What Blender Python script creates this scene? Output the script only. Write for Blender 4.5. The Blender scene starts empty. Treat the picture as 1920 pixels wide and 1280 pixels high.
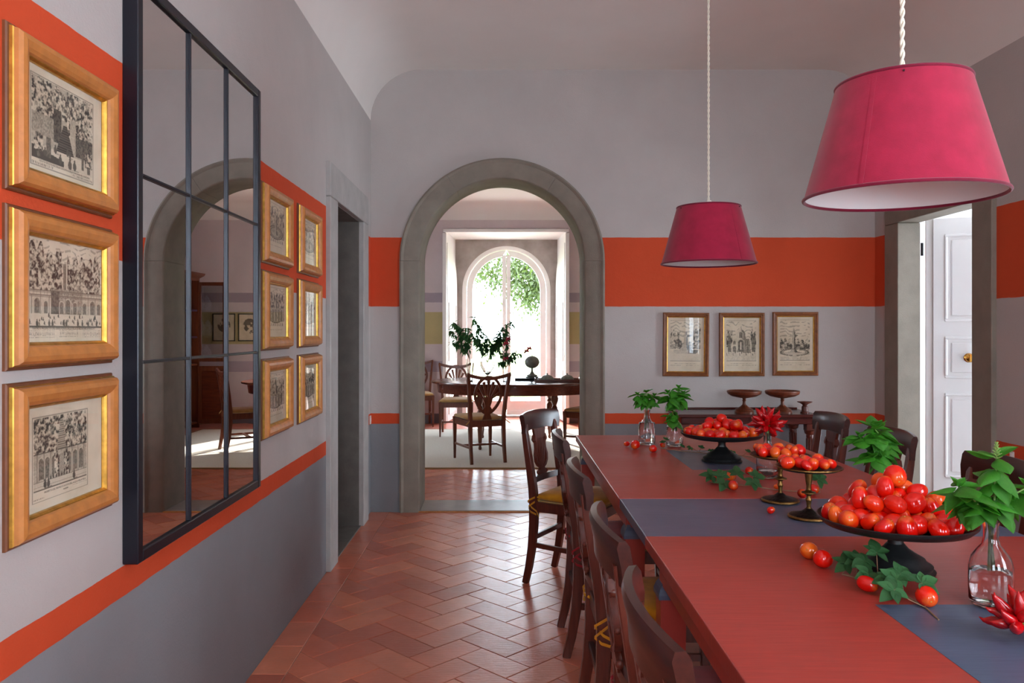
import bpy, bmesh, math, random
import numpy as np
from mathutils import Vector, Matrix, Euler

sc = bpy.context.scene
COL = sc.collection
PI = math.pi

def lin(r, g, b):
    f = lambda c: (c/255/12.92) if c/255 <= .04045 else ((c/255+.055)/1.055)**2.4
    return (f(r), f(g), f(b), 1.0)

# ---------------------------------------------------------------- camera
FPX = 1510.0
cam_d = bpy.data.cameras.new('camera')
cam_d.sensor_width = 36.0
cam_d.lens = FPX/1920*36
cam_d.shift_x = 15/1920
cam_d.shift_y = -20/1920
cam_d.clip_start = .02
cam = bpy.data.objects.new('camera', cam_d)
COL.objects.link(cam)
cam.location = (0, 0, 1.35)
cam.rotation_euler = (PI/2, 0, 0)
sc.camera = cam

# ---------------------------------------------------------------- world, sun, window portals, exposure
w = bpy.data.worlds.new('hazy_sky'); sc.world = w
w.use_nodes = True
bg = w.node_tree.nodes['Background']
bg.inputs[0].default_value = (.75, .88, 1.0, 1)
bg.inputs[1].default_value = 17.0
sun_d = bpy.data.lights.new('sun', 'SUN')
sun_d.energy = 22.0; sun_d.angle = math.radians(2.5); sun_d.color = (1, .95, .86)
sun = bpy.data.objects.new('sun', sun_d); COL.objects.link(sun)
sun.rotation_euler = Vector((.37, -1, -.46)).to_track_quat('-Z', 'Y').to_euler()

def portal(loc, to, sx, sy):
    d = bpy.data.lights.new('window_portal', 'AREA')
    d.shape = 'RECTANGLE'; d.size = sx; d.size_y = sy
    d.cycles.is_portal = True
    o = bpy.data.objects.new('window_portal', d); COL.objects.link(o)
    o.location = loc
    o.rotation_euler = Vector(to).to_track_quat('-Z', 'Z').to_euler()

# window openings of the rooms, seen and unseen (centre, direction into the room, width, height)
WIN_BEHIND = (1.25, 2.25, .95, 2.55)     # x0,x1,z0,z1 in the wall behind the camera
WIN_BEHIND2 = (-.55, .35, .95, 2.55)
WIN_RIGHT = (-.65, .55, .95, 2.55)       # y0,y1,z0,z1 in the right wall
Y_BEHIND = -1.9
portal((1.75, Y_BEHIND-.18, 1.75), (0, 1, 0), 1.0, 1.6)
portal((-.10, Y_BEHIND-.18, 1.75), (0, 1, 0), .9, 1.6)
portal((2.77+.18, -.05, 1.75), (-1, 0, 0), 1.2, 1.6)
portal((.04, 12.72, 1.4), (0, -1, 0), 1.5, 2.7)
portal((5.05, 5.0, 1.25), (-1, 0, 0), 1.2, 2.5)
portal((-2.72, 9.4, 1.6), (1, 0, 0), .6, 1.4)  # unseen side window, added for more light beyond the arch

vs = sc.view_settings
vs.view_transform = 'Standard'; vs.look = 'None'; vs.gamma = 1.0
vs.use_curve_mapping = False
vs.exposure = 0.44
sc.cycles.use_denoising = True
sc.cycles.max_bounces = 10
sc.cycles.diffuse_bounces = 6
sc.cycles.glossy_bounces = 5
sc.cycles.transmission_bounces = 10
sc.cycles.transparent_max_bounces = 16
sc.cycles.caustics_refractive = False
sc.cycles.caustics_reflective = False
sc.cycles.sample_clamp_indirect = 6.0

# ================================================================ helpers
class MB:
    """collects shapes in one bmesh"""
    def __init__(self): self.bm = bmesh.new()
    def box(self, c, s, bev=0.0, rot=None, seg=1):
        bm = self.bm
        vs_ = bmesh.ops.create_cube(bm, size=1)['verts']
        R = rot.to_matrix() if isinstance(rot, Euler) else (rot if rot is not None else Matrix.Identity(3))
        c = Vector(c)
        for v in vs_:
            v.co = R @ Vector((v.co.x*s[0], v.co.y*s[1], v.co.z*s[2])) + c
        if bev > 0:
            es = list({e for v in vs_ for e in v.link_edges})
            bmesh.ops.bevel(bm, geom=es, offset=bev, segments=seg, affect='EDGES', profile=.5)
        return self
    def bx(self, x0, x1, y0, y1, z0, z1, bev=0.0, seg=1):
        return self.box(((x0+x1)/2, (y0+y1)/2, (z0+z1)/2), (x1-x0, y1-y0, z1-z0), bev, None, seg)
    def rings(self, rings, closed_ring=True, cap=True, closed_path=False):
        bm = self.bm
        R = [[bm.verts.new(p) for p in r] for r in rings]
        n = len(R[0]); m = len(R)
        for i in range(m if closed_path else m-1):
            a, b = R[i], R[(i+1) % m]
            for j in range(n if closed_ring else n-1):
                k = (j+1) % n
                try: bm.faces.new((a[j], a[k], b[k], b[j]))
                except ValueError: pass
        if cap and not closed_path and closed_ring:
            bm.faces.new(R[0][::-1]); bm.faces.new(R[-1])
        return self
    def lathe(self, prof, n=32, c=(0, 0, 0), sx=1.0, sy=1.0, a0=0.0):
        c = Vector(c); bm = self.bm
        rings = []
        for r, z in prof:
            if r < 1e-6: rings.append([bm.verts.new((c.x, c.y, c.z+z))])
            else: rings.append([bm.verts.new((c.x+sx*r*math.cos(a0+2*PI*j/n), c.y+sy*r*math.sin(a0+2*PI*j/n), c.z+z)) for j in range(n)])
        for a, b in zip(rings, rings[1:]):
            for j in range(n):
                k = (j+1) % n
                if len(a) == 1 and len(b) == 1: continue
                if len(a) == 1: bm.faces.new((a[0], b[k], b[j]))
                elif len(b) == 1: bm.faces.new((a[j], a[k], b[0]))
                else: bm.faces.new((a[j], a[k], b[k], b[j]))
        return self
    def tube(self, pts, rad, n=8, closed=False):
        P = [Vector(p) for p in pts]; m = len(P)
        if not isinstance(rad, (list, tuple)): rad = [rad]*m
        T = []
        for i in range(m):
            if closed: t = P[(i+1) % m]-P[i-1]
            else: t = P[min(i+1, m-1)]-P[max(i-1, 0)]
            T.append(t.normalized())
        u = T[0].orthogonal().normalized()
        rings = []
        for i in range(m):
            u = (u - T[i]*u.dot(T[i]))
            u = u.normalized() if u.length > 1e-6 else T[i].orthogonal().normalized()
            v = T[i].cross(u)
            rings.append([P[i]+(u*math.cos(2*PI*j/n)+v*math.sin(2*PI*j/n))*rad[i] for j in range(n)])
        return self.rings(rings, True, not closed, closed)
    def sweep(self, pts, sec, side, closed=False, ch=0.0):
        """rectangular section (half size along `side`, half size along the other) along pts"""
        P = [Vector(p) for p in pts]; m = len(P); side = Vector(side).normalized()
        if not isinstance(sec, list): sec = [sec]*m
        rings = []
        for i in range(m):
            t = (P[(i+1) % m]-P[i-1]) if closed else (P[min(i+1, m-1)]-P[max(i-1, 0)])
            t.normalize()
            nrm = t.cross(side).normalized()
            a, b = sec[i]
            if ch > 0:
                q = [(a, b-ch), (a-ch, b), (-a+ch, b), (-a, b-ch), (-a, -b+ch), (-a+ch, -b), (a-ch, -b), (a, -b+ch)]
            else: q = [(a, b), (-a, b), (-a, -b), (a, -b)]
            rings.append([P[i]+side*x+nrm*y for x, y in q])
        return self.rings(rings, True, not closed, closed)
    def poly(self, pts, axis, a, b):
        """extrude a 2-D outline along axis from a to b"""
        def mk(p, t):
            if axis == 'x': return (t, p[0], p[1])
            if axis == 'y': return (p[0], t, p[1])
            return (p[0], p[1], t)
        bm = self.bm
        A = [bm.verts.new(mk(p, a)) for p in pts]; B = [bm.verts.new(mk(p, b)) for p in pts]
        n = len(pts)
        bm.faces.new(A); bm.faces.new(B[::-1])
        for i in range(n):
            j = (i+1) % n
            bm.faces.new((A[j], A[i], B[i], B[j]))
        return self
    def ball(self, c, r, u=12, v=8, s=(1, 1, 1)):
        c = Vector(c)
        vs_ = bmesh.ops.create_uvsphere(self.bm, u_segments=u, v_segments=v, radius=r)['verts']
        for q in vs_: q.co = Vector((q.co.x*s[0], q.co.y*s[1], q.co.z*s[2]))+c
        return self
    def mesh(self, name, mat=None, smooth=None):
        bm = self.bm
        bmesh.ops.recalc_face_normals(bm, faces=bm.faces)
        me = bpy.data.meshes.new(name); bm.to_mesh(me); bm.free()
        if mat: me.materials.append(mat)
        if smooth is not None:
            me.shade_smooth()
            me.set_sharp_from_angle(angle=math.radians(smooth))
        return me
    def build(self, name, mat, parent=None, smooth=None, loc=None, rot=None):
        return link(name, self.mesh(name, mat, smooth), parent, loc, rot)

def link(name, me, parent=None, loc=None, rot=None):
    o = bpy.data.objects.new(name, me); COL.objects.link(o)
    if parent is not None: o.parent = parent
    if loc is not None: o.location = loc
    if rot is not None: o.rotation_euler = rot
    return o
def thing(name, label, cat, loc=(0, 0, 0), rotz=0.0, group=None):
    o = bpy.data.objects.new(name, None); COL.objects.link(o)
    o.empty_display_size = .05
    o.location = loc; o.rotation_euler = (0, 0, rotz)
    return tag(o, label, cat, group)
def tag(o, label, cat, group=None, kind=None):
    o['label'] = label; o['category'] = cat
    if group: o['group'] = group
    if kind: o['kind'] = kind
    return o
def struct(o, label=None):
    o['kind'] = 'structure'
    if label: o['label'] = label
    return o
def copy_tree(o, parent=None):
    c = o.copy(); COL.objects.link(c); c.parent = parent
    for ch in list(o.children): copy_tree(ch, c)
    return c
def arc(cx, cz, r, a0, a1, n):
    return [(cx+r*math.cos(a0+(a1-a0)*i/n), cz+r*math.sin(a0+(a1-a0)*i/n)) for i in range(n+1)]

# ---------------------------------------------------------------- materials
class NT:
    def __init__(self, name):
        self.m = bpy.data.materials.new(name); self.m.use_nodes = True
        self.t = self.m.node_tree; self.n = self.t.nodes
        self.b = self.n['Principled BSDF']; self.out = self.n['Material Output']
    def add(self, typ, **kw):
        nd = self.n.new(typ)
        for k, v in kw.items(): setattr(nd, k, v)
        return nd
    def l(self, a, b): self.t.links.new(a, b)
    def setb(self, k, v): self.b.inputs[k].default_value = v
    def noise(self, scale, detail=3, vec=None, rough=.55):
        nd = self.add('ShaderNodeTexNoise'); nd.inputs['Scale'].default_value = scale
        nd.inputs['Detail'].default_value = detail; nd.inputs['Roughness'].default_value = rough
        if vec is not None: self.l(vec, nd.inputs['Vector'])
        return nd.outputs['Fac']
    def coords(self, kind='Object', scale=None):
        tc = self.add('ShaderNodeTexCoord'); v = tc.outputs[kind]
        if scale:
            mp = self.add('ShaderNodeMapping'); mp.inputs['Scale'].default_value = scale
            self.l(v, mp.inputs['Vector']); v = mp.outputs['Vector']
        return v
    def ramp(self, fac, stops, interp='LINEAR'):
        r = self.add('ShaderNodeValToRGB'); r.color_ramp.interpolation = interp
        el = r.color_ramp.elements
        while len(el) < len(stops): el.new(.5)
        for e, (p, c) in zip(el, stops): e.position = p; e.color = c
        self.l(fac, r.inputs['Fac']); return r.outputs['Color']
    def mix(self, fac, a, b, mode='MIX'):
        nd = self.add('ShaderNodeMix', data_type='RGBA', blend_type=mode)
        for sock, v in ((nd.inputs[0], fac), (nd.inputs[6], a), (nd.inputs[7], b)):
            if isinstance(v, (int, float, tuple)): sock.default_value = v
            else: self.l(v, sock)
        return nd.outputs[2]
    def math(self, op, a, b=0.0):
        nd = self.add('ShaderNodeMath', operation=op)
        for i, v in enumerate((a, b)):
            if isinstance(v, (int, float)): nd.inputs[i].default_value = v
            else: self.l(v, nd.inputs[i])
        return nd.outputs[0]
    def bump(self, h, strength=.3, dist=.01):
        b = self.add('ShaderNodeBump'); b.inputs['Strength'].default_value = strength; b.inputs['Distance'].default_value = dist
        self.l(h, b.inputs['Height']); self.l(b.outputs['Normal'], self.b.inputs['Normal'])

def shade(c, k): return (min(1, c[0]*k), min(1, c[1]*k), min(1, c[2]*k), 1)
def mat(name, c, rough=.5, metal=0.0, var=0.0, vscale=6.0, bump=0.0, bscale=80.0, coat=0.0, spec=.5, stretch=None, rvar=0.0, objrand=0.0):
    t = NT(name); t.setb('Roughness', rough); t.setb('Metallic', metal)
    t.setb('Specular IOR Level', spec); t.setb('Coat Weight', coat); t.setb('Coat Roughness', .12)
    col = None
    v = t.coords('Object', stretch)
    if var > 0:
        f = t.noise(vscale, 5, v)
        col = t.ramp(f, [(.3, shade(c, 1-var)), (.7, shade(c, 1+var*.8))])
    if objrand > 0:
        oi = t.add('ShaderNodeObjectInfo')
        k = t.ramp(oi.outputs['Random'], [(0, (1-objrand,)*3+(1,)), (1, (1+objrand*.6,)*3+(1,))])
        col = t.mix(1.0, col if col is not None else c, k, 'MULTIPLY')
    if col is None: t.setb('Base Color', c)
    else: t.l(col, t.b.inputs['Base Color'])
    if rvar > 0:
        f = t.noise(vscale*1.7, 4, v)
        t.l(t.math('ADD', t.math('MULTIPLY', t.math('SUBTRACT', f, .5), rvar*2), rough), t.b.inputs['Roughness'])
    if bump > 0: t.bump(t.noise(bscale, 4, v), bump, .004)
    return t.m

def wall_paint(name, stops, top=4.0):
    """limewash in painted horizontal bands; stops = [(z, colour), ...] from the floor up"""
    t = NT(name); t.setb('Roughness', .82); t.setb('Specular IOR Level', .3)
    g = t.add('ShaderNodeNewGeometry'); pos = g.outputs['Position']
    sx = t.add('ShaderNodeSeparateXYZ'); t.l(pos, sx.inputs[0])
    wob = t.math('MULTIPLY', t.math('SUBTRACT', t.noise(9, 3, pos), .5), .008)
    z = t.math('DIVIDE', t.math('ADD', sx.outputs[2], wob), top)
    col = t.ramp(z, [(max(0, zz/top), c) for zz, c in stops], 'CONSTANT')
    f = t.noise(2.3, 6, pos, .62)
    v = t.ramp(f, [(.28, (.94, .94, .94, 1)), (.72, (1.05, 1.05, 1.05, 1))])
    col = t.mix(1.0, col, v, 'MULTIPLY')
    t.l(col, t.b.inputs['Base Color'])
    t.bump(t.math('ADD', t.noise(140, 3, pos), t.math('MULTIPLY', t.noise(14, 3, pos), 2.0)), .35, .003)
    return t.m

ORANGE = lin(206, 77, 41)
WALLC = lin(187, 180, 176)
DADO = lin(136, 138, 142)
M = {}
M['wall'] = wall_paint('banded_wall_paint', [(0, DADO), (.65, ORANGE), (.73, WALLC), (1.52, ORANGE), (2.045, WALLC)])
M['ceiling'] = mat('ceiling_paint', lin(232, 227, 221), .85, var=.03, vscale=2, bump=.15, bscale=60, spec=.25)
PINKW = lin(200, 187, 190)
M['farwall'] = wall_paint('far_room_wall_paint', [(0, lin(120, 112, 118)), (.13, PINKW), (.735, lin(168, 155, 166)), (.905, PINKW), (1.155, lin(178, 164, 120)), (1.615, PINKW), (1.763, lin(160, 148, 158)), (1.896, PINKW)])
M['stone'] = mat('pietra_serena_stone', lin(136, 127, 115), .75, var=.13, vscale=7, bump=.35, bscale=160, spec=.3)
M['stone_shaded'] = mat('shade_toned_stone', lin(104, 98, 92), .7, var=.15, vscale=12, bump=.3, bscale=160, spec=.3)  # reveal's shade put into a darker stone colour; left threshold shares it
M['stone_pale'] = mat('pale_plaster_stone', lin(170, 166, 162), .75, var=.10, vscale=9, bump=.3, bscale=120, spec=.3)
M['spandrel'] = mat('weathered_grey_plaster', lin(150, 140, 136), .85, var=.25, vscale=5, bump=.2, bscale=60)
M['white'] = mat('white_gloss_paint', lin(232, 230, 230), .38, var=.02, vscale=4, spec=.5)
M['whitewall'] = mat('white_corridor_paint', lin(206, 204, 204), .8)
M['grout'] = mat('grout', lin(150, 120, 100), .9, var=.15, vscale=20)
M['brass'] = mat('polished_brass', lin(205, 150, 70), .2, metal=1)
M['iron'] = mat('black_iron', lin(22, 22, 26), .4, metal=.4)
M['navy'] = mat('navy_black_metal', lin(18, 20, 32), .32, metal=.3, spec=.6)
M['darkdoor'] = mat('dark_brown_door', lin(38, 33, 38), .5, var=.1, stretch=(8, 8, 1))

def tile_mat():
    t = NT('cotto_terracotta'); 
    oi = t.add('ShaderNodeObjectInfo'); g = t.add('ShaderNodeNewGeometry')
    pos = g.outputs['Position']
    r = t.ramp(oi.outputs['Random'], [(0, lin(180, 92, 68)), (.3, lin(198, 104, 76)), (.6, lin(210, 114, 84)), (.85, lin(216, 128, 94)), (1, lin(190, 106, 86))])
    f = t.noise(6, 5, pos)
    col = t.mix(1.0, r, t.ramp(f, [(.25, (.92, .92, .93, 1)), (.75, (1.2, 1.2, 1.2, 1))]), 'MULTIPLY')
    col = t.mix(t.math('MULTIPLY', t.noise(90, 2, pos), .18), col, lin(120, 90, 85))
    t.l(col, t.b.inputs['Base Color'])
    t.l(t.math('ADD', t.math('MULTIPLY', t.noise(25, 4, pos), .22), .22), t.b.inputs['Roughness'])
    t.setb('Specular IOR Level', .6); t.setb('Coat Weight', .28); t.setb('Coat Roughness', .2)
    wv = t.add('ShaderNodeTexWave', wave_type='RINGS'); wv.inputs['Scale'].default_value = 14; wv.inputs['Distortion'].default_value = 9
    wv.inputs['Detail'].default_value = 2
    t.l(t.coords('Object'), wv.inputs['Vector'])
    t.bump(t.math('ADD', t.math('MULTIPLY', wv.outputs['Fac'], .5), t.math('MULTIPLY', t.noise(30, 4, pos), 1.2)), .16, .003)
    return t.m
M['tile'] = tile_mat()

def wood(name, c, rough=.3, coat=.3, var=.35, stretch=(14, 14, 1.2), spec=.5, objrand=.12):
    return mat(name, c, rough, var=var, vscale=5, coat=coat*.35, stretch=stretch, spec=spec*.8, rvar=.02, objrand=objrand)
M['mahog'] = wood('dark_mahogany', lin(92, 42, 30), .3, .35)
M['mahog_y'] = wood('dark_mahogany_crosswise', lin(60, 25, 19), .3, .4, stretch=(14, 1.2, 14))
M['mahog_x'] = wood('dark_mahogany_lengthwise', lin(74, 28, 22), .25, .5, stretch=(1.2, 14, 14))
M['walnut'] = wood('reddish_walnut', lin(104, 52, 30), .35, .25)
M['walnut_x'] = wood('reddish_walnut_top', lin(96, 44, 28), .22, .5, stretch=(1.2, 14, 14))
M['rush'] = mat('rush_seat', lin(176, 150, 96), .8, var=.3, vscale=60, bump=.4, bscale=120, stretch=(1, 6, 1))
def fabric(name, c, rough=.9):
    t = NT(name); t.setb('Roughness', rough); t.setb('Specular IOR Level', .15); t.setb('Sheen Weight', .25)
    v = t.coords('Object')
    t.l(t.ramp(t.noise(18, 4, v), [(.3, shade(c, .82)), (.7, shade(c, 1.1))]), t.b.inputs['Base Color'])
    t.bump(t.noise(420, 2, v), .3, .001)
    return t.m
M['yellow'] = fabric('mustard_cotton', lin(206, 146, 32))
M['red_cloth'] = fabric('raspberry_cotton', lin(150, 32, 40))
M['gold_cloth'] = fabric('pale_gold_damask', lin(182, 142, 88))
M['shade_out'] = fabric('raspberry_lampshade_linen', lin(160, 32, 62), .85)
M['shade_trim'] = fabric('dark_raspberry_braid', lin(120, 18, 48), .8)
M['shade_in'] = mat('white_lampshade_lining', lin(225, 225, 225), .7)
M['cord'] = mat('ivory_twisted_flex', lin(225, 218, 200), .7)
M['bulb'] = mat('opal_bulb_glass', lin(235, 235, 230), .3)

def painted_table(name, c):
    t = NT(name); t.setb('Specular IOR Level', .5); t.setb('Coat Weight', .12); t.setb('Coat Roughness', .2)
    v = t.coords('Object', (1, 14, 1)); v2 = t.coords('Object')
    col = t.ramp(t.noise(9, 5, v), [(.3, shade(c, .88)), (.7, shade(c, 1.1))])
    col = t.mix(t.math('MULTIPLY', t.math('GREATER_THAN', t.noise(60, 3, v), .73), .35), col, shade(c, 1.6))
    t.l(col, t.b.inputs['Base Color'])
    t.l(t.math('ADD', t.math('MULTIPLY', t.noise(4, 5, v2), .22), .27), t.b.inputs['Roughness'])
    t.bump(t.noise(12, 5, v), .10, .004)
    return t.m
M['tred'] = painted_table('brick_red_table_paint', lin(168, 60, 50))
M['tgrey'] = painted_table('slate_grey_table_paint', lin(80, 90, 114))
M['gilt'] = mat('gilded_moulding', lin(204, 156, 70), .34, metal=.9, var=.3, vscale=40)
M['honey'] = wood('honey_pear_wood', lin(190, 122, 62), .38, .2, var=.18, stretch=(6, 6, 6), objrand=.06)
M['honey_dark'] = wood('brown_outer_moulding', lin(112, 66, 40), .4, .2, var=.2, stretch=(6, 6, 6), objrand=.05)
M['backframe'] = wood('brown_gilt_frame_wood', lin(136, 80, 40), .4, .15, var=.25, stretch=(6, 6, 6))
M['greenframe'] = mat('dark_green_frame', lin(54, 58, 42), .5)

def print_mat():
    t = NT('engraving_on_laid_paper'); t.setb('Roughness', .85); t.setb('Specular IOR Level', .2)
    a = t.add('ShaderNodeVertexColor', layer_name='ink')
    v = t.coords('Object')
    paper = t.ramp(t.noise(7, 5, v), [(.25, lin(196, 178, 150)), (.55, lin(222, 208, 182)), (.8, lin(228, 216, 194))])
    t.l(t.mix(a.outputs['Color'], lin(30, 28, 28), paper), t.b.inputs['Base Color'])
    return t.m
M['print'] = print_mat()
M['ink'] = mat('caption_ink', lin(40, 36, 34), .85)

def clear_glass(name, tint=(1, 1, 1, 1), refl=1.0):
    """flat pane: lets light straight through, mirrors a little by Fresnel"""
    t = NT(name); t.n.remove(t.b)
    tr = t.add('ShaderNodeBsdfTransparent'); tr.inputs[0].default_value = tint
    gl = t.add('ShaderNodeBsdfGlossy'); gl.inputs['Roughness'].default_value = .015
    fr = t.add('ShaderNodeFresnel'); fr.inputs['IOR'].default_value = 1.5
    mx = t.add('ShaderNodeMixShader')
    bf = t.math('SUBTRACT', 1.0, t.add('ShaderNodeNewGeometry').outputs['Backfacing'])
    t.l(t.math('MULTIPLY', t.math('MULTIPLY', fr.outputs[0], bf), refl), mx.inputs[0]); t.l(tr.outputs[0], mx.inputs[1]); t.l(gl.outputs[0], mx.inputs[2])
    t.l(mx.outputs[0], t.out.inputs['Surface'])
    return t.m
M['pane'] = clear_glass('window_pane')
M['picglass'] = clear_glass('picture_glass')
def real_glass(name, ior, rough=0.0, c=(1, 1, 1, 1)):
    t = NT(name); t.setb('Base Color', c); t.setb('Transmission Weight', 1.0); t.setb('Roughness', rough); t.setb('IOR', ior)
    return t.m
M['glass'] = real_glass('clear_bottle_glass', 1.47)
M['water'] = real_glass('water', 1.33)
M['mirror'] = mat('mirror_silvering', (.88, .88, .88, 1), .0, metal=1)

def tomato_mat():
    t = NT('plum_tomato_skin')
    oi = t.add('ShaderNodeObjectInfo')
    base = oi.outputs['Color']
    v = t.coords('Object'); s = t.add('ShaderNodeSeparateXYZ'); t.l(v, s.inputs[0])
    zz = t.math('ADD', t.math('MULTIPLY', s.outputs[2], 30), t.math('MULTIPLY', t.noise(70, 3, v), .5))
    f = t.ramp(zz, [(.62, (0, 0, 0, 1)), (1.0, (1, 1, 1, 1))])
    col = t.mix(t.math('MULTIPLY', f, .55), base, lin(235, 140, 40))
    t.l(col, t.b.inputs['Base Color'])
    t.setb('Roughness', .12); t.setb('Specular IOR Level', .6); t.setb('Subsurface Weight', .0)
    t.setb('Subsurface Radius', (.01, .003, .001)); t.setb('Subsurface Scale', .4)
    return t.m
M['tomato'] = tomato_mat()
M['scar'] = mat('tomato_stem_scar', lin(190, 160, 70), .6)
M['chili'] = mat('chili_skin', lin(176, 8, 14), .2, var=.2, vscale=10, spec=.6)
M['calyx'] = mat('green_calyx', lin(96, 120, 40), .5)
def leaf_mat(name, c1, c2, rough=.38):
    t = NT(name); v = t.coords('Object')
    oi = t.add('ShaderNodeObjectInfo')
    k = t.ramp(oi.outputs['Random'], [(0, (.75, .75, .75, 1)), (1, (1.25, 1.25, 1.25, 1))])
    t.l(t.mix(1.0, t.ramp(t.noise(45, 4, v), [(.3, c1), (.7, c2)]), k, 'MULTIPLY'), t.b.inputs['Base Color'])
    t.setb('Roughness', rough); t.setb('Specular IOR Level', .5)
    t.bump(t.noise(120, 3, v), .5, .003)
    tl = t.add('ShaderNodeBsdfTranslucent'); tl.inputs[0].default_value = shade(c2, 1.3)
    mx = t.add('ShaderNodeMixShader'); mx.inputs[0].default_value = .25
    t.l(t.b.outputs[0], mx.inputs[1]); t.l(tl.outputs[0], mx.inputs[2]); t.l(mx.outputs[0], t.out.inputs['Surface'])
    return t.m
M['basil'] = leaf_mat('basil_leaf', lin(34, 108, 22), lin(84, 164, 46), .28)
M['stem'] = mat('green_stem', lin(130, 160, 84), .5)
M['creeper'] = leaf_mat('creeper_leaf', lin(34, 82, 40), lin(62, 118, 62), .5)
M['twig'] = mat('reddish_twig', lin(140, 110, 84), .6)
M['blackcast'] = mat('black_painted_iron', lin(26, 27, 28), .42, var=.35, vscale=25, bump=.2, bscale=60, spec=.5)
M['bronze'] = mat('dark_engraved_bronze', lin(52, 44, 42), .36, metal=.85, var=.5, vscale=60, bump=.5, bscale=150)
M['bronze_gold'] = mat('worn_gilt_bronze', lin(128, 94, 50), .34, metal=.9, var=.55, vscale=40, bump=.3, bscale=120)
M['rug'] = mat('sisal_rug', lin(222, 216, 204), .95, var=.10, vscale=90, bump=.5, bscale=300, spec=.1)
M['rugedge'] = mat('rug_binding', lin(150, 120, 80), .9)
M['plum'] = mat('plum_cabinet_lining', lin(62, 36, 66), .8)
M['china'] = mat('blue_white_china', lin(190, 196, 220), .2, var=.5, vscale=40)
M['pewter'] = mat('grey_green_glaze', lin(122, 126, 118), .35, var=.3, vscale=30)
M['pinkf'] = mat('pink_petal', lin(206, 60, 84), .6)
M['treeleaf'] = leaf_mat('sunlit_tree_leaf', lin(34, 44, 14), lin(66, 80, 30), .5)
M['lawn'] = mat('pale_lawn', lin(150, 170, 96), .9, var=.2, vscale=4)
M['terrace'] = mat('pale_gravel_terrace', lin(205, 196, 182), .9, var=.1, vscale=8)
M['plastic'] = mat('ivory_plastic', lin(214, 206, 196), .4)
M['bark'] = mat('tree_bark', lin(90, 74, 58), .9, var=.3, vscale=10)

# ================================================================ structure
XL, XR, YB, H0 = -.996, 2.77, 6.013, 3.30
TH = .35
# ---- herringbone cotto floors
TL = .2834; TW = TL/2
U = Vector((1, -1))/math.sqrt(2); V = Vector((-1, -1))/math.sqrt(2)
def clip(poly, x0, x1, y0, y1):
    def cut(P, ins, inter):
        out = []
        for i in range(len(P)):
            a, b = P[i-1], P[i]
            if ins(b):
                if not ins(a): out.append(inter(a, b))
                out.append(b)
            elif ins(a): out.append(inter(a, b))
        return out
    def ix(x): return lambda a, b: (x, a[1]+(b[1]-a[1])*(x-a[0])/(b[0]-a[0]))
    def iy(y): return lambda a, b: (a[0]+(b[0]-a[0])*(y-a[1])/(b[1]-a[1]), y)
    for ins, it in ((lambda p: p[0] >= x0, ix(x0)), (lambda p: p[0] <= x1, ix(x1)), (lambda p: p[1] >= y0, iy(y0)), (lambda p: p[1] <= y1, iy(y1))):
        if len(poly) < 3: return []
        poly = cut(poly, ins, it)
    return poly
def area(P): return abs(sum(P[i-1][0]*P[i][1]-P[i][0]*P[i-1][1] for i in range(len(P))))/2
def shrink(P, g):
    c = Vector((sum(p[0] for p in P)/len(P), sum(p[1] for p in P)/len(P)))
    out = []
    n = len(P)
    s = 1 if sum(P[i-1][0]*P[i][1]-P[i][0]*P[i-1][1] for i in range(n)) > 0 else -1
    for i in range(n):
        p0, p1, p2 = Vector(P[i-1]), Vector(P[i]), Vector(P[(i+1) % n])
        e1 = (p1-p0); e2 = (p2-p1)
        if e1.length < 1e-6 or e2.length < 1e-6: out.append(tuple(p1+(c-p1)*.02)); continue
        e1.normalize(); e2.normalize()
        n1 = Vector((-e1.y, e1.x))*s; n2 = Vector((-e2.y, e2.x))*s
        d = n1+n2; k = max(.3, 1+n1.dot(n2))
        out.append(tuple(p1+d*(g/k)))
    return out
def tile_into(mb, P, z1, z0=-.014, ch=.0018, c=(0, 0)):
    A = shrink(P, .0016); B = shrink(P, .0016+ch)
    bm = mb.bm
    lo = [bm.verts.new((p[0]-c[0], p[1]-c[1], z0)) for p in A]
    mi = [bm.verts.new((p[0]-c[0], p[1]-c[1], z1-ch*.8)) for p in A]
    hi = [bm.verts.new((p[0]-c[0], p[1]-c[1], z1)) for p in B]
    n = len(P); bm.faces.new(hi)
    for i in range(n):
        j = (i+1) % n
        bm.faces.new((lo[i], lo[j], mi[j], mi[i])); bm.faces.new((mi[i], mi[j], hi[j], hi[i]))
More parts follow.
